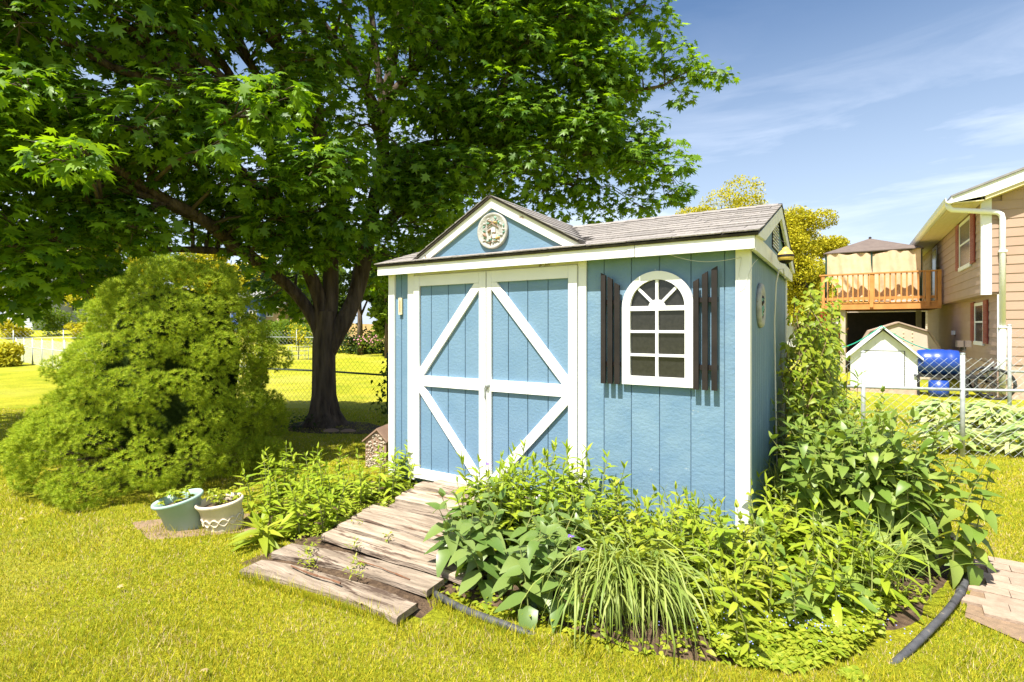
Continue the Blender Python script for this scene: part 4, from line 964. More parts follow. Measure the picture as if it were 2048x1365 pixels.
simple_house('blue_house', 'blue house with white windows and grey roof left of the maple trunk', 462, 521, 46, 660, 590, 572, 'blue_siding', 'grey_roof', [(474, 490, 592, 606), (474, 489, 622, 640), (500, 512, 622, 640)], depth=9)
simple_house('tan_brick_house', 'pale brick house half hidden by the branches beside the blue house', 526, 560, 47, 660, 610, 585, 'brick_pink', 'grey_roof', [(535, 545, 618, 632)], depth=9)
def wood_fence():
    T = thing('board_fence', 'tan vertical board fence behind the dark trees beyond the maple', 'fence', (0, 0, 0)); a = Vector((-12.5, 33)); b = Vector((-5.5, 30)); n = 52
    me = MB().box(0, .13, 0, .02, -.3, 1.35).mesh('board', 'fence_wood')
    for i in range(n):
        p = a.lerp(b, i / n); o = bpy.data.objects.new('board', me); col.objects.link(o); o.parent = T; o.location = (p.x, p.y, gz(p.x, p.y) + rnd.uniform(-.02, .02)); o.rotation_euler = (0, 0, math.atan2(-3, 7))
wood_fence()

# ------------------------------------------------------------------ the big maple
def maple():
    T = thing('maple_tree', 'large maple with dark furrowed trunk and wide leafy crown behind the shed', 'tree', (-2.83, 7.95, 0))
    O = Vector((-2.83, 7.95, 0))
    def limb(pts, rs, name, n=10, parent=T):
        pts = [Vector(p) - O for p in pts]
        # subdivide with Catmull-Rom and wobble
        out, ro = [], []
        for i in range(len(pts) - 1):
            p0 = pts[max(i - 1, 0)]; p1 = pts[i]; p2 = pts[i + 1]; p3 = pts[min(i + 2, len(pts) - 1)]
            for k in range(5):
                t = k / 5; q = .5 * ((2 * p1) + (p2 - p0) * t + (2 * p0 - 5 * p1 + 4 * p2 - p3) * t * t + (3 * p1 - p0 - 3 * p2 + p3) * t ** 3)
                r_ = rs[i] + (rs[i + 1] - rs[i]) * t; q = q + noise.noise_vector(q * 1.3) * r_ * .5; out.append(q); ro.append(r_ * (1 + .1 * noise.noise(q * 3)))
        out.append(pts[-1]); ro.append(rs[-1])
        MB().tube(out, ro, n).build(name, 'bark', parent, True); return out, ro
    # trunk with flared base
    m = MB(); nseg = 28; rows = []
    tp = [(0, 0, -.05), (0, 0, .06), (0, 0, .2), (.0, 0, .45), (.0, 0, .8), (.0, 0, 1.15), (.02, 0, 1.4), (.04, 0, 1.7)]; tr = [.36, .28, .21, .175, .165, .16, .155, .13]
    for (x, y, z), r_ in zip(tp, tr):
        for k in range(nseg):
            a = 2 * math.pi * k / nseg; rr = r_ * (1 + (.14 if z < .25 else .03) * math.sin(a * 5 + 1) * (1.2 - min(z, 1)) + .045 * noise.noise(Vector((math.cos(a) * 3, math.sin(a) * 3, z * .9))) + .03 * math.sin(a * 11))
            m.v.append((x + rr * math.cos(a), y + rr * math.sin(a), z))
    for j in range(len(tp) - 1):
        for k in range(nseg): m.f.append((j * nseg + k, j * nseg + (k + 1) % nseg, (j + 1) * nseg + (k + 1) % nseg, (j + 1) * nseg + k))
    m.build('trunk', 'bark', T, True)
    sk = []
    def L(pts, rs, name='limb'):
        o, r_ = limb(pts, rs, name); sk.extend(zip([q + O for q in o], r_))
    L([(-2.84, 7.95, 1.15), P(632, 645, 7.95), P(572, 570, 7.7), P(492, 508, 7.2), P(420, 452, 6.7), P(345, 408, 6.3), P(230, 350, 6.0)], [.09, .09, .085, .08, .075, .065, .04])
    L([(-2.82, 7.97, 1.25), P(636, 600, 7.9), P(600, 500, 7.6), P(555, 420, 7.3), P(540, 300, 7.0), P(470, 180, 6.6)], [.10, .10, .09, .08, .07, .04])
    L([(-2.78, 7.98, 1.3), P(660, 565, 8.0), P(672, 430, 8.1), P(650, 300, 8.0), P(560, 100, 7.7), P(520, -60, 7.4)], [.12, .12, .11, .10, .085, .06])
    L([(-2.80, 8.0, 1.0), P(684, 655, 8.05), P(716, 570, 8.2), P(744, 450, 8.4), P(762, 320, 8.5), P(775, 180, 8.5), P(800, 20, 8.4), P(820, -200, 8.2)], [.13, .13, .125, .115, .105, .09, .07, .05])
    L([P(735, 490, 8.3), P(800, 420, 8.6), P(880, 330, 8.8), P(960, 240, 8.9), P(1040, 120, 8.8), P(1120, -20, 8.6)], [.10, .09, .08, .07, .055, .03])
    L([P(762, 330, 8.5), P(850, 290, 8.7), P(960, 285, 8.8), P(1080, 250, 8.8), P(1200, 200, 8.7), P(1330, 170, 8.6)], [.075, .065, .06, .05, .04, .02])
    L([P(775, 200, 8.5), P(850, 110, 8.5), P(900, 40, 8.4), P(960, -120, 8.2)], [.09, .075, .06, .04])
    L([P(770, 250, 8.5), P(700, 120, 8.2), P(620, 0, 7.9), P(560, -200, 7.6)], [.08, .07, .06, .04])
    for i, (a, b, c) in enumerate((((540, 300, 7.0), (420, 190, 6.4), (280, 60, 5.9)), ((555, 420, 7.3), (440, 300, 6.7), (300, 210, 6.2)), ((560, 100, 7.7), (430, -30, 7.0), (300, -160, 6.4)), ((560, 250, 7.4), (330, 100, 6.3), (130, -30, 5.6)),
                                  ((650, 300, 8.0), (500, 130, 7.3), (380, -20, 6.6)), ((470, 180, 6.6), (300, 120, 6.0), (100, 80, 5.4)), ((420, 452, 6.7), (260, 380, 6.0), (60, 340, 5.4)), ((620, 0, 7.9), (700, -150, 8), (760, -350, 8)),
                                  ((880, 330, 8.8), (1000, 330, 8.8), (1180, 380, 8.6)), ((960, 285, 8.8), (1130, 300, 8.6), (1300, 330, 8.4)), ((345, 408, 6.3), (200, 440, 5.9), (60, 500, 5.6)), ((500, 505, 7.2), (380, 500, 6.9), (270, 500, 6.5)),
                                  ((1040, 120, 8.8), (1180, 60, 8.6), (1290, 10, 8.4)), ((800, 20, 8.4), (900, -150, 8.2), (1050, -300, 8)),
                                  ((540, 300, 7.0), (350, 120, 6.3), (190, 25, 5.9)), ((520, 260, 6.9), (300, 95, 6.2), (180, -10, 5.8)), ((470, 180, 6.6), (290, 10, 6.1), (230, -60, 6.0)), ((540, 280, 7.1), (390, 40, 6.7), (340, -60, 6.5)), ((560, 250, 7.3), (450, 20, 6.9), (410, -70, 6.8)), ((612, 216, 7.9), (520, -20, 7.5), (470, -120, 7.3)), ((345, 408, 6.3), (180, 300, 5.7), (30, 200, 5.3)), ((470, 200, 6.6), (210, 130, 5.8), (90, 20, 5.5)), ((650, 300, 8.0), (610, 60, 8.1), (575, -80, 8)), ((764, 300, 8.5), (700, 60, 8.4), (670, -90, 8.3)), ((400, 330, 6.5), (150, 200, 5.6), (-40, 110, 5.1)), ((768, 250, 8.5), (740, 0, 8.4), (720, -120, 8.3)))):
        L([P(*a), P(*b).lerp(P(*a), .05), P(*c)], [.06, .045, .02])
    # silhouette of the crown as seen, per photo column
    LO = [(-300, 640), (-60, 630), (40, 610), (110, 600), (190, 625), (235, 560), (300, 500), (345, 470), (400, 500), (460, 545), (520, 575), (580, 560), (640, 520), (700, 500), (760, 520), (840, 500), (900, 440), (960, 395), (1050, 395), (1150, 410), (1250, 425), (1310, 405), (1360, 340), (1400, 230), (1430, 190)]
    RT = [(-600, 1300), (-200, 1310), (0, 1290), (80, 1300), (140, 1360), (200, 1320), (240, 1270), (300, 1330), (350, 1350), (400, 1330), (440, 1270)]
    def interp(tab, x):
        if x <= tab[0][0]: return tab[0][1]
        for (a, b), (c, d) in zip(tab[:-1], tab[1:]):
            if x <= c: return b + (d - b) * (x - a) / (c - a)
        return tab[-1][1]
    clumps = []
    def zf(px): return interp([(-300, 4.6), (200, 5.0), (500, 5.5), (700, 6.2), (900, 7.4), (1300, 7.9)], px)
    def zb(px): return interp([(-300, 7.5), (300, 8.6), (700, 9.6), (1000, 9.8), (1300, 9.2)], px)
    def sunny_ok(p):      # keep the shed, the spruce front, the ramp and the front lawn in the sun
        g = p - tos * (p.z / tos.z)
        if g.x > -2.3 and g.y < 5.9: return False
        if p.x > -1.9 and p.y > 6.9: return p.y < 10.5
        if g.y > 9.9 + max(0, (-g.x - 3)) * .15: return False
        if g.y < 4.1: return False
        for hh in (.3, .9, 1.45):
            q = p - tos * ((p.z - hh) / tos.z)
            if -5.0 < q.x < -2.1 and 3.6 < q.y < 5.15 + .45 * (q.x + 3.6) * (q.x > -3.6): return False
        q = p - tos * ((p.z - 2.2) / tos.z)
        if q.x > -1.35 and q.y < 7.2 - .45 * (q.x + 1.35): return False
        return True
    tries = 0
    while len(clumps) < 620 and tries < 40000:
        tries += 1
        px = rnd.uniform(-300, 1330); z = rnd.uniform(zf(px), zb(px)); py = rnd.uniform(-520, 600)
        r_ = rnd.uniform(.34, .62); rp_ = r_ / z * FPX
        if py + rp_ * .75 > interp(LO, px): continue
        if px + rp_ * .9 > interp(RT, py): continue
        p = P(px, py, z)
        if not sunny_ok(p): continue
        if p.z > 9.5: continue
        if px < 750 and rnd.random() < (.66 if -60 < py < 200 and 40 < px < 620 else .28): continue
        # sky gaps
        if (px - 345) ** 2 / 60 ** 2 + (py - 480) ** 2 / 50 ** 2 < 1 or (px - 130) ** 2 / 90 ** 2 + (py - 40) ** 2 / 50 ** 2 < 1: continue
        clumps.append((p, r_))
    hand = [(1425, 150, 8.5, .30), (1385, 140, 8.5, .36), (1345, 110, 8.5, .40), (1455, 150, 8.5, .16), (1365, 195, 8.5, .24), (1320, 60, 8.5, .34), (1300, 20, 8.5, .4), (1350, 330, 8.3, .36), (1360, 380, 8.3, .24), (1330, 390, 8.3, .3), (1345, 290, 8.3, .22),
            (1290, 420, 8.3, .25), (1270, 400, 8.4, .35), (1300, 250, 8.4, .3), (1260, 300, 8.4, .45), (1180, 390, 8.4, .4), (1080, 390, 8.3, .35), (1000, 385, 8.6, .2), (130, 315, 4.35, .34), (170, 300, 4.3, .2), (40, 170, 4.5, .3), (500, 215, 4.9, .42), (450, 290, 4.8, .25), (560, 190, 5.0, .3),
            (180, 590, 5.6, .22), (60, 590, 5.8, .32), (20, 610, 5.8, .3), (0, 560, 5.6, .4), (110, 560, 5.7, .34), (560, 610, 9.2, .35), (540, 580, 9.2, .4), (600, 590, 9.0, .3), (510, 560, 8.9, .35), (770, 550, 8.9, .35), (745, 570, 9.3, .3), (720, 480, 7.4, .35), (660, 500, 7.0, .4), (600, 500, 6.9, .35), (700, 440, 6.8, .45), (850, 480, 8.0, .3), (800, 520, 8.0, .35), (640, 420, 6.6, .5), (560, 470, 6.8, .35), (690, 180, 8.3, .4), (715, 250, 8.2, .45), (600, 60, 8, .35), (560, 150, 7.6, .4), (655, 330, 7.5, .5), (700, 60, 8.6, .45), (500, 40, 7.4, .3), (640, 120, 8.3, .42), (740, 130, 9, .45), (680, 250, 8.6, .45), (530, 600, 8.8, .3), (600, 625, 9.3, .28), (575, 560, 8.6, .4), (850, 520, 9, .4), (810, 540, 9.3, .4), (900, 450, 9, .45), (780, 500, 8.6, .45), (420, 60, 7.4, .3), (330, 30, 7, .28), (1040, 405, 8.9, .36), (1120, 415, 8.8, .36), (950, 395, 9.1, .36), (1200, 425, 8.6, .34), (1000, 350, 9.0, .45), (910, 480, 9.3, .4), (870, 470, 8.8, .4)]
    for px, py, z, r_ in hand: clumps.append((P(px, py, z), r_))
    for k in range(14):   # tips overhead and to the left, out of view, that shade the crown
        p = Vector((rnd.uniform(-8.5, -1.5), rnd.uniform(3.8, 7.5), rnd.uniform(6, 8.6)))
        if sunny_ok(p): clumps.append((p, rnd.uniform(.5, .75)))
    pos, D, U, S = [], [], [], []
    tw = MB(); skp = np.array([tuple(p) for p, _ in sk]); skr = [r for _, r in sk]
    for c, r_ in clumps:
        n = int(190 * (r_ / .5) ** 2)
        d = rng.normal(size=(n, 3)); d /= np.linalg.norm(d, axis=1, keepdims=True); rad = rng.uniform(.35, 1, n) ** .6
        off = d * rad[:, None] * r_ * np.array([1.1, 1.1, .62]); 
        pos.append(np.array(c)[None] + off)
        a = rng.uniform(0, 2 * np.pi, n); out_ = d * .9 + np.stack([np.cos(a), np.sin(a), np.zeros(n)], 1) * .8; out_[:, 2] = out_[:, 2] * .3 - rng.uniform(.15, .9, n)
        D.append(out_); u = d * .35 + rng.normal(size=(n, 3)) * .28 + np.array([-.12, -.2, .95]); U.append(u); S.append((.06 + .115 * rng.uniform(0, 1, n) ** 1.1))
        # connect the clump to the nearest limb
        dist = np.linalg.norm(skp - np.array(c), axis=1) + np.maximum(0, skp[:, 2] - c.z) * 1.5; j = int(np.argmin(dist)); s = Vector(skp[j]); mid = s.lerp(c, .5) + Vector((0, 0, .12 * dist[j])) + noise.noise_vector(c * 2) * .15
        rb = min(.028, skr[j] * .6)
        tw.tube([(s - O), (s.lerp(mid, .55) - O) + Vector((0, 0, .03)), mid - O, (mid.lerp(c, .6) - O), c - O], [rb, rb * .8, rb * .62, rb * .42, rb * .2], 5)
        for q in range(5):
            e = c + Vector(off[q % n]) * .9; tw.tube([mid.lerp(c, rnd.uniform(.3, .9)) - O, (c + e) * .5 - O + Vector((0, 0, .02)), e - O], [rb * .3, rb * .22, .002], 4)
    tw.build('branches', 'twig_bark', T, True, stuff=True)
    pos = np.concatenate(pos) - np.array(O); D = np.concatenate(D); U = np.concatenate(U); S = np.concatenate(S)
    wp = pos + np.array(O); px = 1024 + FPX * wp[:, 0] / wp[:, 1]; py = 655 - FPX * (wp[:, 2] - CAMH) / wp[:, 1]
    key = wp[:, 1] - S * 12 + np.where((px > 5) & (px < 2040) & (py > 5), 0, 50)
    print('maple leaves', len(pos))
    put_leaves(T, 'maple', 'maple_leaf', pos, D, U, S, 300, key=key, stuffname='crown')
maple()
def ivy_foot():
    T = thing('ground_plant', 'low leafy plant at the left foot of the maple trunk', 'plant', (-3.2, 7.6, 0)); n = 160
    p = rng.normal(size=(n, 3)) * np.array([.2, .12, .05]) + np.array([0, 0, .1]); p[:, 2] = abs(p[:, 2])
    a = rng.uniform(0, 6.28, n); put_leaves(T, 'ovate', 'far_dark', p, np.stack([np.cos(a), np.sin(a), a * 0 + .2], 1), np.tile([0, 0, 1.], (n, 1)), rng.uniform(.05, .09, n), 20)
    for i, (x, y) in enumerate(((-2.55, 7.45), (-2.3, 7.42))):
        m = MB(); m.lathe([(0, .03), (.05, .03), (.09, .01), (.1, -.02)], 12, sx=1.2, sy=.7); o = m.build('stone', 'brown_clay', None, True); o.location = (x, y, 0); tag(o, ('left' if i == 0 else 'right') + ' one of the two flat stones before the maple trunk', 'stone', 'flat stones at the trunk')
ivy_foot()

# ------------------------------------------------------------------ round evergreen
def evergreen():
    c = Vector((-3.53, 5.22, 0)); T = thing('round_evergreen', 'bushy rounded conical evergreen with soft yellow green cushions of needles', 'shrub', c)
    def prof(z):  # radius at height
        tb = [(0, 1.05), (.25, 1.12), (.75, 1.02), (1.24, .88), (1.62, .70), (1.85, .52), (2.0, .32), (2.1, 0)]
        for (a, b), (c_, d) in zip(tb[:-1], tb[1:]):
            if z <= c_: return b + (d - b) * (z - a) / (c_ - a)
        return 0
    prof0 = prof
    prof = lambda z: prof0(z) * .87
    cush = []
    tries = 0
    while len(cush) < 640 and tries < 6000:
        tries += 1
        z = rnd.uniform(.12, 2.08) ; a = rnd.uniform(0, 6.283); lump = noise.noise(Vector((math.cos(a) * 2.9, math.sin(a) * 2.9, z * 3.3 + 4)))
        if lump < -.24: continue
        r0 = prof(z) * (1.0 + .24 * lump + .13 * noise.noise(Vector((math.cos(a) * 1.6, math.sin(a) * 1.6, z * 1.4))) + .05 * math.sin(z * 11 + a * 2))
        if z < .35 and rnd.random() < .25: continue
        r0 *= rnd.uniform(.90, 1.0); p = Vector((r0 * math.cos(a) + .15 * z, r0 * math.sin(a) * .95, z)); s = rnd.uniform(.09, .19)
        if any((p - q).length < .60 * (s + t_) for q, t_ in cush): continue
        cush.append((p, s))
    # dark inner mass, shade between the cushions put into its colour
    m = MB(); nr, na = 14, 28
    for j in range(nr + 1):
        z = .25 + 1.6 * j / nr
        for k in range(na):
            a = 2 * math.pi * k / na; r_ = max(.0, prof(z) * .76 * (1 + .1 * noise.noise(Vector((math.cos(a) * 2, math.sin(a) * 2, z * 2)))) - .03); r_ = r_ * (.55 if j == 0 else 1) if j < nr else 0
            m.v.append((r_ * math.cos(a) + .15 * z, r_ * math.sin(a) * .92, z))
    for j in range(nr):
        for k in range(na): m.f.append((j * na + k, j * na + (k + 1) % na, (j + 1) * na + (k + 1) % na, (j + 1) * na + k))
    m.build('inner_shade', 'shadow_green', T, True, stuff=True)
    m = MB(); m.tube([(0, 0, -.05), (0, 0, 1.2)], .11, 10); m.build('trunk', 'bark', T, True)
    b = MB()
    for k in range(46):
        a = 2 * math.pi * k / 46 + rnd.uniform(-.1, .1); z = rnd.uniform(.1, .5); r_ = prof(z) * rnd.uniform(.8, .97)
        pts = [Vector((.05 * math.cos(a), .05 * math.sin(a), z * .8)), Vector((r_ * .4 * math.cos(a + .1), r_ * .4 * math.sin(a + .1), z + .02)), Vector((r_ * .75 * math.cos(a), r_ * .75 * math.sin(a), z + .01)), Vector((r_ * math.cos(a - .05), r_ * .95 * math.sin(a - .05), z + .06))]
        b.tube(pts, [.022, .015, .009, .004], 5)
        for q in range(3):
            s = pts[1].lerp(pts[3], rnd.uniform(.1, .8)); b.tube([s, s + Vector((rnd.uniform(-.2, .2), rnd.uniform(-.2, .2), rnd.uniform(.0, .15)))], [.006, .002], 4)
    b.build('branches', 'bark', T, True, stuff=True)
    # needle tufts
    tv, tf = [], []
    for k in range(13):
        a = k * 2.4; e = .25 + .75 * (k / 13); d = Vector((math.cos(a) * math.sin(e * 1.35), math.sin(a) * math.sin(e * 1.35), math.cos(e * 1.35))); s = d.cross(Vector((0, 0, 1)) if k else Vector((1, 0, 0)))
        s = s.normalized() * .055 if s.length > .01 else Vector((.055, 0, 0)); i = len(tv); tv += [tuple(d * .05 - s), tuple(d * .05 + s), tuple(d * 1.0)]; tf.append((i, i + 1, i + 2))
    tv = np.array(tv)[:, [0, 2, 1]]; tf = np.array(tf)   # tuft axis along +Y
    pos, D, S = [], [], []
    for p, s in cush:
        n = int(330 * (s / .15) ** 2)
        ctr = Vector((0, 0, p.z - .15)); 
        d = rng.normal(size=(n, 3)); d /= np.linalg.norm(d, axis=1, keepdims=True); out_ = np.array((p - ctr).normalized()); keep = d @ out_ > -.15; d = d[keep]
        o = d * s * np.array([1.05, 1.05, .78]) * rng.uniform(.8, 1.03, len(d))[:, None]; pos.append(np.array(p) + o); D.append(d + out_ * .5 + np.array([0, 0, .35]) + rng.normal(size=d.shape) * .18); S.append(rng.uniform(.024, .042, len(d)))
    pos, D, S = np.concatenate(pos), np.concatenate(D), np.concatenate(S); U = rng.normal(size=D.shape)
    V, F = merge(tv, tf, pos, frames(D, U), S); print('needles', len(F)); fast_obj('foliage', V, F, 'needle', T)
evergreen()

# ------------------------------------------------------------------ bed plants
def stem_plant(name, label, cat, base, nst, h0, h1, spread, shape, mat, ls, group=None, node=.05, nobj=30, stemmat='stem_green', lean=.15, start=.25, droop=.2, pair=True, up=.35):
    T = thing(name, label, cat, base, 0, group); st = MB(); pos, D, U, S = [], [], [], []
    for k in range(nst):
        cl = lambda v: max(-1.5 * spread, min(1.5 * spread, v)); b = Vector((cl(rnd.gauss(0, spread)), cl(rnd.gauss(0, spread)), -.01)); h = rnd.uniform(h0, h1); l = Vector((b.x * .9 + rnd.uniform(-lean, lean), b.y * .9 + rnd.uniform(-lean, lean), 0)); l *= h
        f = lambda t: b + Vector((l.x * t * t, l.y * t * t, h * t)); st.tube([f(t / 4) for t in range(5)], [.0045, .004, .0035, .003, .002], 5, False)
        n = max(3, int(h * (1 - start) / node)); ph = rnd.uniform(0, 3)
        for i in range(n + 1):
            t = start + (1 - start) * i / n; q = f(t); 
            for s in ((0, math.pi) if pair else (rnd.uniform(-.5, .5),)):
                a = ph + s + (i % 2) * 1.57 + rnd.uniform(-.35, .35) if pair else i * 2.4 + ph; e = up + .7 * (t - .5) + rnd.uniform(-.25, .2)
                if t > .93: e += .7
                sz = ls * (1.05 - .55 * max(0, t - .6) / .4) * (.75 + .35 * min(1, (t - start + .3) / .4)) * rnd.uniform(.8, 1.15)
                pos.append(q); D.append((math.cos(a) * math.cos(e), math.sin(a) * math.cos(e), math.sin(e) - droop * rnd.random())); U.append((rnd.gauss(0, .2) , rnd.gauss(0, .2) - .1, 1)); S.append(sz)
    st.build('stems', stemmat, T, stuff=True)
    pos = np.array([tuple(p) for p in pos]); key = pos[:, 1] * .8 - pos[:, 2]
    put_leaves(T, shape, mat, pos, D, U, S, nobj, key=key)
    return T
# bright phlox left of the ramp
lb = [(-1.98, 4.35), (-1.72, 4.62), (-1.83, 4.05), (-1.58, 4.30), (-1.60, 3.82), (-1.40, 4.08), (-1.42, 4.55), (-1.22, 4.35), (-1.12, 4.72), (-1.95, 4.62), (-1.38, 3.72), (-1.02, 4.5)]
for i, (x, y) in enumerate(lb):
    stem_plant('phlox_plant', 'bright green leafy phlox in the clump left of the wooden ramp', 'plant', (x, y, 0), 5, .26, .42, .085, 'lance', 'phlox_leaf', .105, 'phlox left of the ramp', nobj=34, node=.034, start=.12)
stem_plant('tall_phlox', 'single taller phlox shoot against the left door casing', 'plant', tuple(G(830, 965)), 1, .36, .38, .01, 'lance', 'phlox_leaf', .075, node=.04, start=.2, nobj=20)
stem_plant('tall_phlox', 'thin phlox shoot rising before the left corner post', 'plant', tuple(G(792, 975)), 2, .30, .36, .02, 'lance', 'phlox_leaf', .085, node=.04, nobj=24)
stem_plant('coarse_weed', 'broad leaved rosette weed in the grass left of the ramp foot', 'plant', tuple(G(530, 1085)), 2, .10, .14, .03, 'long', 'weed_leaf', .2, node=.012, nobj=16, up=.5, start=.0)
# tall phlox before the doors
for i, (x, y, h, n) in enumerate(((1.62, -.62, .60, 5), (1.82, -.48, .66, 5), (2.02, -.35, .70, 4), (1.55, -.72, .56, 5), (2.16, -.28, .62, 4), (1.72, -.85, .55, 5), (2.25, -.55, .50, 3), (2.0, -.7, .55, 5))):
    p = SP(x, y, 0); stem_plant('phlox_plant', 'tall upright phlox before the right barn door, leaves in yellow green pairs', 'plant', p, n + 3, h * .72, h, .10, 'lance', 'phlox_leaf', .12, 'tall phlox before the doors', node=.038, nobj=30, lean=.12, start=.15)
# plants in front of the blue wall and round the corner
for i, (x, y) in enumerate(((2.35, -.28), (2.55, -.42), (2.78, -.30), (3.0, -.42), (2.45, -.68), (2.72, -.62), (2.95, -.72), (3.18, -.25), (3.25, -.62))):
    p = SP(x, y, 0); stem_plant('wall_weed', 'mixed leafy weed along the foot of the blue wall under the window', 'plant', p, 7, .26, .50, .10, 'ovate' if i % 2 else 'lance', 'weed_leaf' if i % 3 else 'phlox_leaf', .095, 'weeds under the window', node=.042, nobj=24, start=.15, lean=.25)
# grey green broad leaved clump beside the ramp
for i, (x, y) in enumerate(((-.30, 3.12), (-.10, 2.92), (.02, 3.22), (.22, 2.98), (.16, 2.72), (-.2, 3.38), (.38, 3.22))):
    stem_plant('broadleaf_plant', 'glossy grey green broad leaved plant leaning over the right edge of the ramp', 'plant', (x, y, 0), 5, .28, .44, .08, 'ovate', 'peony_leaf', .15, 'broad leaved plants beside the ramp', node=.05, nobj=32, lean=.35, droop=.55, start=.25, up=.15)
# big bush on the right
for i, (x, y) in enumerate(((2.28, 3.25), (2.52, 3.42), (2.10, 3.50), (2.40, 3.72), (2.56, 3.80), (2.25, 4.0), (2.6, 4.1), (2.05, 3.25), (2.45, 3.12), (2.3, 3.6), (2.7, 4.35))):
    stem_plant('broadleaf_bush', 'dense shoulder high broad leaved perennial filling the right end of the bed', 'plant', (x, y, 0), 7, .62, .96 - .12 * (i in (7, 8, 9)), .10, 'ovate', 'broad_leaf', .13, 'broad leaved perennials at the right end', node=.052, nobj=60, lean=.28, droop=.6, start=.2, up=.1)
# strap leaved clump
def straps(name, label, cx, cy, n, L0, L1, w_, mat, sprd, cat='plant', nobj=60, lean=(.5, 1.3), toward=None):
    T = thing(name, label, cat, (cx, cy, 0)); big = MB()
    for k in range(n):
        a = rnd.uniform(0, 6.283) if toward is None or rnd.random() < .18 else rnd.gauss(toward, .6)
        b = Vector((rnd.gauss(0, sprd), rnd.gauss(0, sprd * .7), 0)); L = rnd.uniform(L0, L1); e = R(rnd.uniform(62, 88)); bend = rnd.uniform(*lean); seg = 8; p = b.copy(); m = MB(); ww = w_ * rnd.uniform(.6, 1.2)
        side = Vector((-math.sin(a), math.cos(a), 0)); tw = rnd.uniform(-1.1, 1.1); th = e
        for s in range(seg + 1):
            t = s / seg; q = ww * (1 - t ** 2.2) * (.6 + .4 * min(1, t * 4)); sd_ = (side * math.cos(tw * t) + Vector((0, 0, 1)) * math.sin(tw * t)) * q / 2; fold = Vector((0, 0, -.25 * q))
            m.v += [tuple(p - sd_), tuple(p + fold), tuple(p + sd_)]
            th = e - bend * 2.2 * t ** 1.5; p = p + Vector((math.cos(a) * math.cos(th), math.sin(a) * math.cos(th), math.sin(th))) * L / seg
            if p.z < .01: p.z = .01
        for s in range(seg): i = s * 3; m.f += [(i, i + 1, i + 4, i + 3), (i + 1, i + 2, i + 5, i + 4)]
        if k < nobj: m.build('leaf', mat, T, True)
        else: big.add(m.v, m.f)
    if big.v: big.build('foliage', mat, T, True, stuff=True)
    return T
straps('spiderwort_clump', 'arching strap leaved spiderwort clump hanging towards the lawn', .60, 2.76, 300, .35, .85, .016, 'strap_leaf', .10, nobj=150, lean=(1.15, 1.95), toward=-1.65)
straps('spiderwort_clump', 'upright strap leaved tuft beside the ramp planks', -.10, 3.35, 34, .35, .55, .016, 'strap_leaf', .05, nobj=30, lean=(.2, .8))
straps('spiderwort_clump', 'second arching strap leaved clump behind the hanging one', .74, 2.95, 90, .4, .65, .015, 'strap_leaf', .15, nobj=50, lean=(.7, 1.6))
straps('grass_clump', 'narrow bladed clump at the foot of the broad leaved bush', 2.0, 2.95, 110, .4, .6, .010, 'strap_leaf', .1, nobj=40)
straps('grass_clump', 'tuft of pale strap leaves between shed corner and broad leaved bush', 2.05, 3.95, 130, .4, .75, .013, 'strap_leaf', .18, nobj=50, lean=(.3, 1.))
straps('grass_clump', 'rank grass at the back of the shed side near the fence', 2.85, 5.2, 120, .4, .7, .010, 'strap_leaf', .25, nobj=30)
# front weeds
fw = [(1.10, 2.62), (1.38, 2.55), (1.62, 2.72), (1.20, 2.92), (1.50, 2.98), (1.82, 2.85), (1.0, 3.05), (1.32, 3.18), (1.72, 3.2), (1.9, 3.05), (.92, 2.78), (1.62, 3.4), (1.08, 2.42), (1.78, 2.62), (1.9, 3.55), (.75, 3.3), (.55, 3.45), (1.0, 2.75), (1.15, 2.75), (1.3, 2.9), (.95, 3.3), (1.15, 3.4)]
for i, (x, y) in enumerate(fw):
    sh = ('lance', 'ovate', 'long')[i % 3]
    stem_plant('bed_weed', 'leafy yellow green weed in the crowded middle of the flower bed', 'plant', (x, y, 0), 4, .2 + .06 * (y > 2.8), .36 + .08 * (y > 2.8), .09, sh, ('weed_leaf', 'phlox_leaf', 'broad_leaf')[(i * 2) % 3], (.10, .085, .16)[i % 3], 'weeds in the middle of the bed', node=.04, nobj=26, lean=.3, start=.12)
stem_plant('goldenrod', 'single tall leafy stalk standing at the front edge of the bed', 'plant', tuple(G(1478, 1290)), 1, .40, .42, .005, 'long', 'phlox_leaf', .13, node=.03, nobj=24, pair=False, start=.3, lean=.02)
# tall stalks between shed and fence
for i, (px, z, h) in enumerate(((1640, 5.0, 1.25), (1665, 5.1, 1.45), (1690, 4.9, 1.2), (1710, 5.2, 1.0), (1622, 5.2, 1.0), (1675, 4.7, .9))):
    q = P(px, 655, z); stem_plant('tall_stalk', 'tall thin stalk with drooping lance leaves between shed side and fence', 'plant', (q.x, q.y, 0), 1, h * .96, h, .01, 'long', 'broad_leaf', .20, 'tall stalks by the fence', node=.085, nobj=24, stemmat='stem_red', lean=.05, start=.3, droop=.7, up=.25)
for i, (x, y) in enumerate(((2.6, 4.75), (2.95, 4.9), (2.7, 5.3), (3.2, 5.4), (3.35, 4.9), (2.45, 4.45), (3.1, 4.55))):
    stem_plant('side_weed', 'rank leafy weed in the strip between shed side wall and fence', 'plant', (x, y, 0), 6, .4, .72, .13, 'lance', 'weed_leaf', .11, 'weeds beside the shed side wall', node=.055, nobj=16, lean=.3, start=.15)
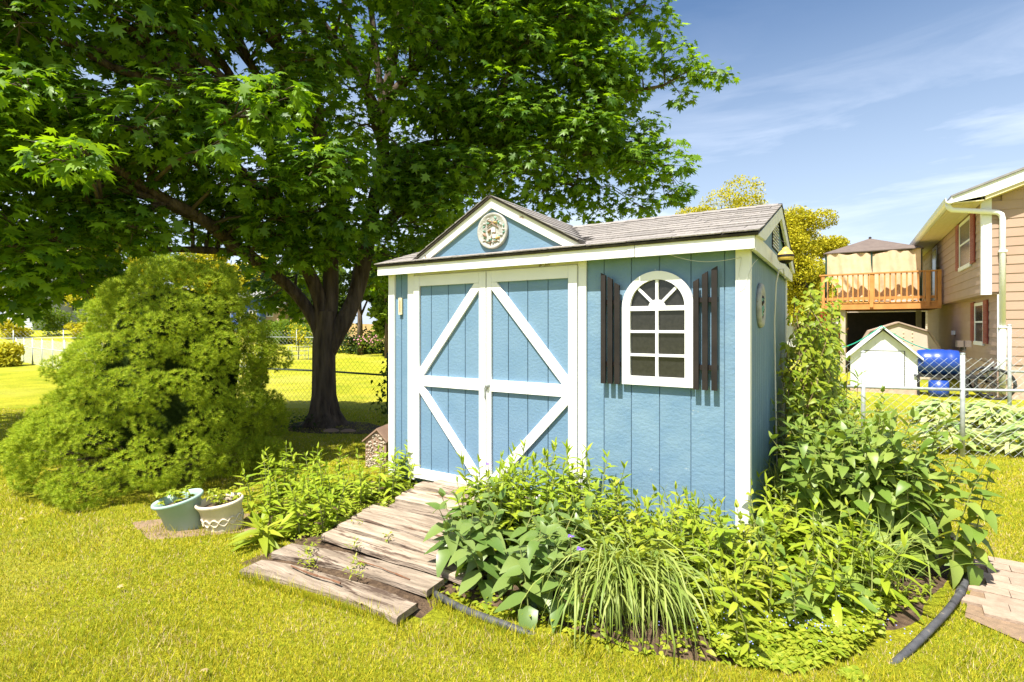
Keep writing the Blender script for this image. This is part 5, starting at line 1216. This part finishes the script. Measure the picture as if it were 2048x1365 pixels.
# vine on the back corner
def vine():
    T = thing('climbing_vine', 'yellow green leafy vine climbing the back corner of the shed', 'vine', SP(SL + .16, 2.15, 0), RZ); st = MB(); pos, D, U, S = [], [], [], []
    for k in range(44):
        p = Vector((rnd.uniform(-.06, .28), rnd.uniform(-.8, .4), 0)); pts = [p.copy()]; top = rnd.uniform(.8, 1.85); 
        while p.z < top:
            p = p + Vector((rnd.uniform(-.05, .055), rnd.uniform(-.06, .06), rnd.uniform(.05, .1))); p.x = max(-.12, min(.26 + .15 * (p.z < .8), p.x)); pts.append(p.copy())
            for q in range(5):
                a = rnd.uniform(-2.6, 1.2); pos.append(p + Vector((rnd.uniform(-.02, .07), rnd.uniform(-.07, .07), rnd.uniform(-.04, .04)))); D.append((math.cos(a), math.sin(a), rnd.uniform(-.8, .1))); U.append((.5, -.4, .7)); S.append(rnd.uniform(.045, .085))
        st.tube(pts, .004, 4)
    st.build('stems', 'stem_red', T, stuff=True); pos = np.array([tuple(p) for p in pos]); put_leaves(T, 'ovate', 'vine_leaf', pos, D, U, S, 120, key=-pos[:, 0] + pos[:, 1] * .3)
vine()
def flower(px, py, z, label, s=.022, h=None):
    c = P(px, py, z); T = thing('spiderwort_flower', label, 'flower', c); 
    for k in range(3):
        a = k * 2.094 + .3; v, f = LEAF['ovate'][0]; v = v.copy(); v[:, 0] *= 1.7; me = MB(); me.v = [tuple(q * s) for q in v]; me.f = [tuple(int(i) for i in t) for t in f]
        o = me.build('petal', 'purple_petal', T); o.rotation_euler = (R(40), 0, a)
    MB().lathe([(0, .006), (.003, .004), (.003, 0)], 6).build('stamens', 'yellow_plastic', T)
    MB().tube([(0, 0, 0), (.005, .02, -.12), (.01, .06, -c.z + .05)], .0025, 5).build('stalk', 'stem_green', T)
flower(976, 930, 3.25, 'purple spiderwort bloom before the door gap, the highest one', .026)
flower(1141, 1075, 2.50, 'purple spiderwort bloom, the upper of two above the strap leaves'); flower(1160, 1101, 2.42, 'purple spiderwort bloom, the lower of two above the strap leaves', .026)
# hostas beyond the fence
def hosta(x, y, r_, label, n=130):
    T = thing('hosta', label, 'plant', (x, y, 0), 0, None); a = rng.uniform(0, 6.283, n); q = rng.uniform(0, 1, n) ** .6 * r_
    p = np.stack([q * np.cos(a) * .8, q * np.sin(a) * .6, .12 + .22 * (1 - (q / r_) ** 2)], 1); D = np.stack([np.cos(a), np.sin(a), rng.uniform(-.5, .4, n)], 1)
    put_leaves(T, 'ovate', 'hosta_leaf', p, D, np.tile([0, -.3, 1.], (n, 1)), rng.uniform(.13, .2, n), 60)
for i, (x, y, r_) in enumerate(((6.6, 8.1, .42), (7.2, 7.9, .45), (7.8, 7.7, .45), (8.3, 7.3, .45), (7.5, 7.45, .4), (6.95, 7.6, .35))):
    hosta(x, y, r_, ('leftmost variegated hosta of the bed beyond the fence', 'second variegated hosta from the left beyond the fence', 'variegated hosta in the middle of the far row', 'rightmost hosta of the far row at the frame edge', 'front hosta of the far row under the middle one', 'front left hosta of the far row')[i])
hosta(5.25, 6.3, .34, 'low hosta close behind the fence, the left of two'); hosta(6.0, 6.12, .38, 'low hosta close behind the fence, the right of two')

# ground cover in the bed
def ground_cover():
    def inside(poly, x, y):
        c = False; n = len(poly)
        for i in range(n):
            a, b = poly[i], poly[i - 1]
            if (a[1] > y) != (b[1] > y) and x < (b[0] - a[0]) * (y - a[1]) / (b[1] - a[1]) + a[0]: c = not c
        return c
    pos, S = [], []
    while len(pos) < 15000:
        if rnd.random() < .12: x, y = rnd.uniform(-2.2, -.8), rnd.uniform(3.5, 4.9); ok = inside(BEDL, x, y)
        elif rnd.random() < .5: x, y = rnd.uniform(.9, 2.3), rnd.uniform(2.15, 2.9); ok = True if (inside(BED, x, y) or (y > 2.12 + .5 * abs(x - 1.4) and noise.noise(Vector((x * 5, y * 5, 0))) > -.1)) else False
        else: x, y = rnd.uniform(-.45, 3.4), rnd.uniform(2.15, 5.6); ok = inside(BED, x, y)
        if not ok or (x > 1.75 and rnd.random() < .8) or (x > 1.45 and y < 2.42 + (x - 1.62) * .70): continue
        h = .02 + .1 * max(0, noise.noise(Vector((x * 3, y * 3, 2))) + .35) * rnd.random(); pos.append((x, y, h)); S.append(rnd.uniform(.02, .042) * (1.3 if rnd.random() < .1 else 1))
    n = len(pos); a = rng.uniform(0, 6.283, n); D = np.stack([np.cos(a), np.sin(a), rng.uniform(-.2, .7, n)], 1); U = rng.normal(size=(n, 3)) * .25 + np.array([0, -.15, 1])
    v, f = merge(*LEAF['ovate'][0], np.array(pos), frames(D, U), S); o = fast_obj('ground_cover', v, f, 'weed_leaf'); tag(o, 'low small leaved ground cover carpeting the flower bed', 'ground cover')
    fl = MB(); 
    for k in range(60):
        x, y = rnd.gauss(1.35, .3), rnd.gauss(2.5, .12); 
        for q in range(rnd.randint(1, 4)): 
            p = Vector((x + rnd.gauss(0, .02), y + rnd.gauss(0, .02), rnd.uniform(.08, .14))); s = .003; fl.lathe([(0, .002), (s, .0)], 5, Matrix.Translation(p) @ Matrix.Rotation(.5, 4, 'X'))
    tag(fl.build('tiny_flowers', 'tiny_blue', None, stuff=True), 'scattered tiny pale blue flowers in the front of the bed', 'flowers')
    # seedlings in the ramp joints
    m = thing('ramp_weeds', 'small weeds sprouting between the ramp planks', 'plant', SP(1.1, -.9, .08), RZ); pos, D, U, S = [], [], [], []
    for x, y in ((-.35, -.15), (-.1, -.4), (-.45, -.42), (-.3, -.58), (.1, -.55), (-.1, -.72), (.0, -.2), (-.55, .1), (-.62, .05), (-.2, -.68), (.2, -.66)):
        for k in range(26): a = rnd.uniform(0, 6.28); pos.append((x + rnd.gauss(0, .03), y + rnd.gauss(0, .02), rnd.uniform(-.03, .03))); D.append((math.cos(a), math.sin(a), rnd.uniform(.1, 1.2))); U.append((0, 0, 1)); S.append(rnd.uniform(.02, .04))
    put_leaves(m, 'lance', 'weed_leaf', pos, D, U, S, 0)
    leafy = thing('fallen_leaves', 'scattered curled leaves lying on the front lawn', 'leaves', (0, 0, 0)); leafy['kind'] = 'stuff'
    for i, (px, py) in enumerate(((237, 1185), (45, 1045), (415, 1350), (720, 1215))):
        o = bpy.data.objects.new('leaf', leafmesh('maple', 1, 'dry_blade')); col.objects.link(o); o.parent = leafy; p = G(px, py); p.z = .03; o.matrix_basis = Matrix.Translation(p) @ Matrix.Rotation(i * 1.3, 4, 'Z') @ Matrix.Rotation(.25, 4, 'X') @ Matrix.Scale(.035, 4)
    return inside
inside = ground_cover()

# ------------------------------------------------------------------ grass blades on the near lawn
def grass():
    T_ = []; 
    n = 520000
    u = rng.uniform(0, 1, n); y = 1.95 * np.exp(u * np.log(9.5 / 1.95)); x = rng.uniform(-1.06, 1.06, n) * y
    # mask: bed, ramp, shed, paved path
    def local(x, y): dx = x - SO[0]; dy = y - SO[1]; c, s = math.cos(RZ), math.sin(RZ); return dx * c + dy * s, -dx * s + dy * c
    lx, ly = local(x, y)
    keep = ~((lx > -.02) & (lx < SL + .05) & (ly > -.02) & (ly < SW + .05)) & ~((lx > .6) & (lx < 1.95) & (ly > -1.80 + .13 * (lx - .64)) & (ly < .02))
    def inpoly(poly, x, y):
        c = np.zeros(len(x), bool)
        for i in range(len(poly)):
            a, b = poly[i], poly[i - 1]; cond = ((a[1] > y) != (b[1] > y)) & (x < (b[0] - a[0]) * (y - a[1]) / (b[1] - a[1] + 1e-12) + a[0]); c ^= cond
        return c
    keep &= ~inpoly(BED, x, y) & ~inpoly(BEDL, x, y)
    keep &= ~inpoly([(2.28, 2.66), (2.40, 2.36), (4.2, 1.3), (4.9, 2.4), (3.4, 3.2), (2.94, 3.33)], x, y)
    keep &= ~(inpoly([(-2.9, 3.95), (-2.5, 3.6), (-1.9, 3.75), (-1.6, 4.0), (-2.0, 4.15)], x, y) & (rng.uniform(0, 1, n) < .3))
    keep &= ~(((x + 2.6) ** 2 / 1.2 + (y - 7.5) ** 2 / .4 < 1) & (rng.uniform(0, 1, n) < .2))
    keep &= ~(((x + 3.68) ** 2 + (y - 5.22) ** 2 < .7))
    x, y = x[keep], y[keep]; n = len(x)
    den = np.sin(x * 2.3 + 1.1 * np.sin(y * 1.7)) * np.sin(y * 2.9 + x) ; k2 = rng.uniform(-1.6, 1, n) < den + .55; x, y = x[k2], y[k2]; n = len(x)
    z = .012 * np.sin(x * 1.3 + 1) * np.sin(y * .9) + .006 * np.sin(x * 3.1) * np.sin(y * 2.7 + .5)
    a = rng.uniform(0, 6.283, n); h = rng.uniform(.012, .027, n) * (1 + .5 * (den[k2] < -.3)); w_ = rng.uniform(.0016, .0028, n) * np.clip(y / 2.6, 1, 3.2); ln = rng.uniform(.1, .9, n) * h
    b = rng.uniform(0, 6.283, n)
    base = np.stack([x, y, z - .004], 1); side = np.stack([np.cos(a), np.sin(a), np.zeros(n)], 1) * w_[:, None]; tip = base + np.stack([np.cos(b) * ln, np.sin(b) * ln, h], 1)
    pt = np.sin(x * 5.1 + 2 + 1.5 * np.sin(y * 3.1)) * np.sin(y * 6.3 + 1.2 * np.sin(x * 4.3)) + .6 * np.sin(x * 13 + y * 5) * np.sin(y * 17 - x * 4)
    dry = rng.uniform(0, 1, n) < .08 + .22 * np.clip(pt, 0, 1)
    for sel, mat, nm in ((~dry, 'grass_blade', 'lawn_grass'), (dry, 'dry_blade', 'dry_grass')):
        V = np.stack([base[sel] - side[sel], base[sel] + side[sel], tip[sel]], 1).reshape(-1, 3); F = np.arange(len(V)).reshape(-1, 3)
        tag(fast_obj(nm, V, F, mat), 'short mown grass blades of the near lawn' if mat == 'grass_blade' else 'dry straw coloured blades scattered through the near lawn', 'grass')
    print('blades', n)
    # longer tufts along edges
    V, Fs = [], []
    pts = []
    for k in range(3600):
        r_ = rnd.random()
        if r_ < .35: t = rnd.random(); p = SP(.62 + 1.2 * t, -1.84 + .15 * t - .03 * rnd.random(), 0)
        elif r_ < .7: t = rnd.random(); q = [(-.44, 2.84), (-.25, 2.66), (-.02, 2.51), (.5, 2.26), (1.2, 2.12), (1.62, 2.22)]; i = min(4, int(t * 5)); f = t * 5 - i; p = Vector((q[i][0] * (1 - f) + q[i + 1][0] * f + rnd.gauss(0, .02), q[i][1] * (1 - f) + q[i + 1][1] * f - abs(rnd.gauss(0, .03)), 0))
        elif r_ < .85: p = Vector((rnd.uniform(-2.6, -1.9), 3.72 + rnd.gauss(0, .05), 0))
        else: p = Vector((rnd.uniform(-5.4, -2.6), 4.35 + rnd.gauss(0, .12), 0))
        pts.append(p)
    P_ = np.array([tuple(p) for p in pts]); n = len(P_); a = rng.uniform(0, 6.28, n); b = rng.uniform(0, 6.28, n); h = rng.uniform(0, 1, n) ** 2 * .085 + .015; ln = rng.uniform(.1, .8, n) * h
    side = np.stack([np.cos(a), np.sin(a), a * 0], 1) * .002; tip = P_ + np.stack([np.cos(b) * ln, np.sin(b) * ln, h], 1); V = np.stack([P_ - side, P_ + side, tip], 1).reshape(-1, 3)
    tag(fast_obj('edge_grass', V, np.arange(len(V)).reshape(-1, 3), 'grass_blade'), 'longer uncut grass along the ramp, bed edge and planters', 'grass')
grass()

# ------------------------------------------------------------------ background trees and shrubs
def bg_tree(name, label, x, y, h, rx, rz_, mat, n, ls, trunk=.15, tb=.3, seed=0, group=None, blobs=14, cat='tree', limbs=7):
    T = thing(name, label, cat, (x, y, gz(x, y)), 0, group); rs = random.Random(seed * 31 + 5); pos = []
    bl = []
    for k in range(blobs):
        a = rs.uniform(0, 6.283); q = rs.uniform(.1, .8); zz = h - rz_ + rs.uniform(-.75, .85) * rz_; k_ = math.sqrt(max(.08, 1 - ((zz - h + rz_) / rz_) ** 2)); bl.append((Vector((math.cos(a) * rx * q * k_, math.sin(a) * rx * q * k_, zz)), rx * rs.uniform(.26, .46)))
    for c, r_ in bl:
        m_ = n // blobs; d = rng.normal(size=(m_, 3)); d /= np.linalg.norm(d, axis=1, keepdims=True); pos.append(np.array(c) + d * (rng.uniform(.3, 1, m_) ** .5)[:, None] * r_ * np.array([1, 1, .75]))
    pos = np.concatenate(pos); m_ = len(pos); pos[:, 2] = np.maximum(pos[:, 2], .05); D = rng.normal(size=(m_, 3)); D[:, 2] -= .3; U = rng.normal(size=(m_, 3)) * .5 + np.array([0, -.2, 1]); S = rng.uniform(.6, 1.2, m_) * ls
    qv = np.array([(-.35, 0, 0), (.35, .1, .05), (.28, .8, -.1), (-.3, 1., 0)]); qf = np.array([(0, 1, 2, 3)])
    V, F = merge(qv, qf, pos, frames(D, U), S); fast_obj('crown', V, F, mat, T)
    if trunk:
        top = Vector((rs.uniform(-.1, .1) * rx, 0, h - rz_)); MB().tube([(0, 0, -.3), (0, 0, h * tb), top], [trunk, trunk * .8, trunk * .5], 8).build('trunk', 'bark', T, True)
        lm = MB()
        for c, r_ in bl[:limbs]: s = Vector((0, 0, h * tb)).lerp(top, rs.random()); lm.tube([s, s.lerp(c, .5) + Vector((0, 0, -.1)), c], [trunk * .45, trunk * .3, trunk * .1], 5)
        lm.build('limbs', 'bark', T, True)
    return T
def at(px, y): return (px - 1024) / FPX * y
bg_tree('locust_tree', 'bright yellow green locust tree right behind the shed gable', at(1600, 24), 24, 6.8, 2.35, 2.7, 'far_yellow', 46000, .085, .17, .35, 1, blobs=40, limbs=16)
bg_tree('locust_tree', 'shorter yellow green locust leaning toward the raised deck', at(1648, 27), 27, 5.9, 1.9, 2.1, 'far_yellow', 24000, .09, .14, .35, 2, blobs=16, limbs=10)
bg_tree('yellow_tree', 'yellow green treetop showing above the shed roof ridge', at(1440, 30), 30, 9.3, 3.0, 2.6, 'far_yellow', 34000, .10, .2, .5, 3, blobs=30, limbs=10)
bg_tree('shrub', 'round dark green shrub before the white garage', at(1640, 22), 22, 1.3, 1.0, .7, 'far_green', 2600, .09, 0, .3, 4, cat='shrub')
for i, (px, y, h, rx, mat, lab) in enumerate(((-40, 52, 10, 4, 'far_yellow', 'yellow green tree behind the white house at the left edge'), (215, 44, 8.2, 3.4, 'far_yellow', 'sunlit yellow tree above the left shoulder of the round evergreen'), (300, 58, 9.5, 4.6, 'far_green', 'broad green tree far behind the round evergreen'),
        (390, 60, 9.2, 4.2, 'far_yellow', 'yellow tree far behind the top of the round evergreen'), (445, 42, 6.4, 2.4, 'far_yellow', 'bright yellow tree above the blue house roof'), (120, 62, 10.5, 5, 'far_green', 'tall green tree behind the white gabled house'), (580, 50, 7.4, 3.4, 'far_green', 'green tree between brick house and maple trunk'),
        (640, 48, 6.2, 3.0, 'far_green', 'lower green tree behind the maple trunk'), (720, 27, 5.6, 1.7, 'far_dark', 'dark green tree directly right of the maple trunk'), (775, 25, 5.2, 1.6, 'far_green', 'mid green tree beside the left shed post'), (850, 30, 6.5, 2.4, 'far_dark', 'dark tree rising behind the shed left corner'), (510, 62, 8.6, 4, 'far_yellow', 'hazy yellow tree far behind the blue house'))):
    bg_tree('background_tree', lab, at(px, y), y, h + gz(0, y) * 0, rx, h * .42, mat, 6500, .17 + .002 * y, .16, .3, 10 + i, 'trees beyond the yards', blobs=16)
for i, (px, y, h, rx, mat, lab) in enumerate(((100, 38, 1.9, 1.7, 'far_green', 'round green bush before the white houses'), (30, 36, 1.3, 1.3, 'far_yellow', 'low yellow bush at the far left garage'), (165, 36, 1.1, 1.2, 'far_yellow', 'low bush right of the round green one'), (505, 36, 1.7, .8, 'far_yellow', 'yellow bush before the blue house porch'), (545, 36, 1.2, 1.6, 'far_green', 'low bush before the pale brick house'),
        (640, 32, 1.6, 2.2, 'far_green', 'green thicket behind the far fence'), (575, 33, 1.4, 1.6, 'far_green', 'thicket left of the trunk behind the far fence'), (10, 20, .75, .9, 'far_yellow', 'yellow green bush inside the lawn at the left edge'), (740, 28.5, .9, 2.4, 'far_dark', 'dark low hedge along the far fence right of the trunk'))):
    bg_tree('background_shrub', lab, at(px, y), y, h, rx, h * .55, mat, 2600, .10 + .001 * y, 0, .3, 40 + i, 'shrubs beyond the yards', cat='shrub')
def more_bits():
    x, y = at(597, 24), 24; T = thing('sapling', 'young sapling in a wire cage on the far lawn left of the trunk', 'tree', (x, y, 0))
    MB().tube([(0, 0, 0), (.02, 0, 1.4)], .018, 6).build('trunk', 'bark', T); n = 300; p = rng.normal(size=(n, 3)) * np.array([.22, .22, .35]) + np.array([0, 0, 1.1]); a = rng.normal(size=(n, 3))
    put_leaves(T, 'ovate', 'far_yellow', p, a, np.tile([0, 0, 1.], (n, 1)), rng.uniform(.08, .14, n), 0)
    m = MB()
    for k in range(10): a = k * .628; m.tube([(.45 * math.cos(a), .45 * math.sin(a), 0), (.45 * math.cos(a), .45 * math.sin(a), .6)], .008, 3)
    for z in (.2, .4, .6): m.tube([(.45 * math.cos(k * .628), .45 * math.sin(k * .628), z) for k in range(11)], .008, 3)
    m.build('wire_cage', 'steel', T)
    T = thing('flowering_shrub', 'pink flowering shrub at the far fence left of the shed', 'shrub', (at(755, 27), 26.3, 0)); n = 260; p = rng.normal(size=(n, 3)) * np.array([.5, .2, .2]) + np.array([0, 0, .75]); a = rng.normal(size=(n, 3)); put_leaves(T, 'ovate', 'far_green', p, a, np.tile([0, 0, 1.], (n, 1)), rng.uniform(.1, .16, n), 0)
    m = MB()
    for k in range(28): m.lathe([(0, .02), (.035, 0)], 6, Matrix.Translation((rnd.gauss(0, .5), -.3, rnd.gauss(.85, .13))) @ Matrix.Rotation(1.2, 4, 'X'))
    m.build('blossoms', 'pink_petal', T, stuff=True)
    # dark leaves hanging at the left shed corner
    T = thing('dark_shrub', 'dark leaved shrub peeking out behind the left shed corner', 'shrub', (at(768, 6.9), 6.9, 0)); n = 240; p = rng.normal(size=(n, 3)) * np.array([.10, .1, .28]) + np.array([.1, 0, .62]); a = rng.normal(size=(n, 3)); a[:, 2] -= .5
    p[:, 2] = np.abs(p[:, 2]); put_leaves(T, 'ovate', 'far_dark', p, a, rng.normal(size=(n, 3)) + np.array([0, 0, 1.5]), rng.uniform(.05, .08, n), 40); MB().tube([(.1, 0, 0), (.1, 0, .6), (.08, 0, 1.1)], [.012, .01, .004], 5).build('stem', 'bark', T)
more_bits()
print('leaf objects', NLEAF[0], 'objects', len(bpy.data.objects))

# ------------------------------------------------------------------ tell the members of each planting apart by their place
def ordinals():
    W = ['leftmost', 'second from the left', 'third from the left', 'fourth from the left', 'fifth from the left', 'sixth from the left', 'seventh from the left', 'eighth from the left', 'ninth from the left', 'tenth from the left', 'eleventh from the left', 'twelfth from the left', 'thirteenth from the left', 'fourteenth from the left', 'fifteenth from the left', 'sixteenth from the left', 'sixth from the right', 'fifth from the right', 'fourth from the right', 'third from the right', 'second from the right', 'rightmost']
    gr = {}
    for o in bpy.data.objects:
        if o.parent is None and 'group' in o and 'label' in o: gr.setdefault((o['group'], o['label']), []).append(o)
    for (g, lab), os_ in gr.items():
        if len(os_) < 2: continue
        os_.sort(key=lambda o: o.matrix_basis.translation.x / max(o.matrix_basis.translation.y, .1))
        short = {'phlox left of the ramp': 'bright green phlox clump left of the ramp', 'tall phlox before the doors': 'tall yellow green phlox before the barn doors', 'weeds under the window': 'leafy weed at the foot of the blue wall', 'broad leaved plants beside the ramp': 'grey green broad leaved plant beside the ramp', 'broad leaved perennials at the right end': 'tall broad leaved perennial at the right bed end', 'weeds in the middle of the bed': 'leafy weed in the middle of the bed', 'tall stalks by the fence': 'tall thin stalk between shed and fence', 'weeds beside the shed side wall': 'rank weed beside the shed side wall'}.get(g)
        if not short: continue
        for i, o in enumerate(os_): o['label'] = short + ', ' + ('rightmost' if i == len(os_) - 1 else W[i])
ordinals()
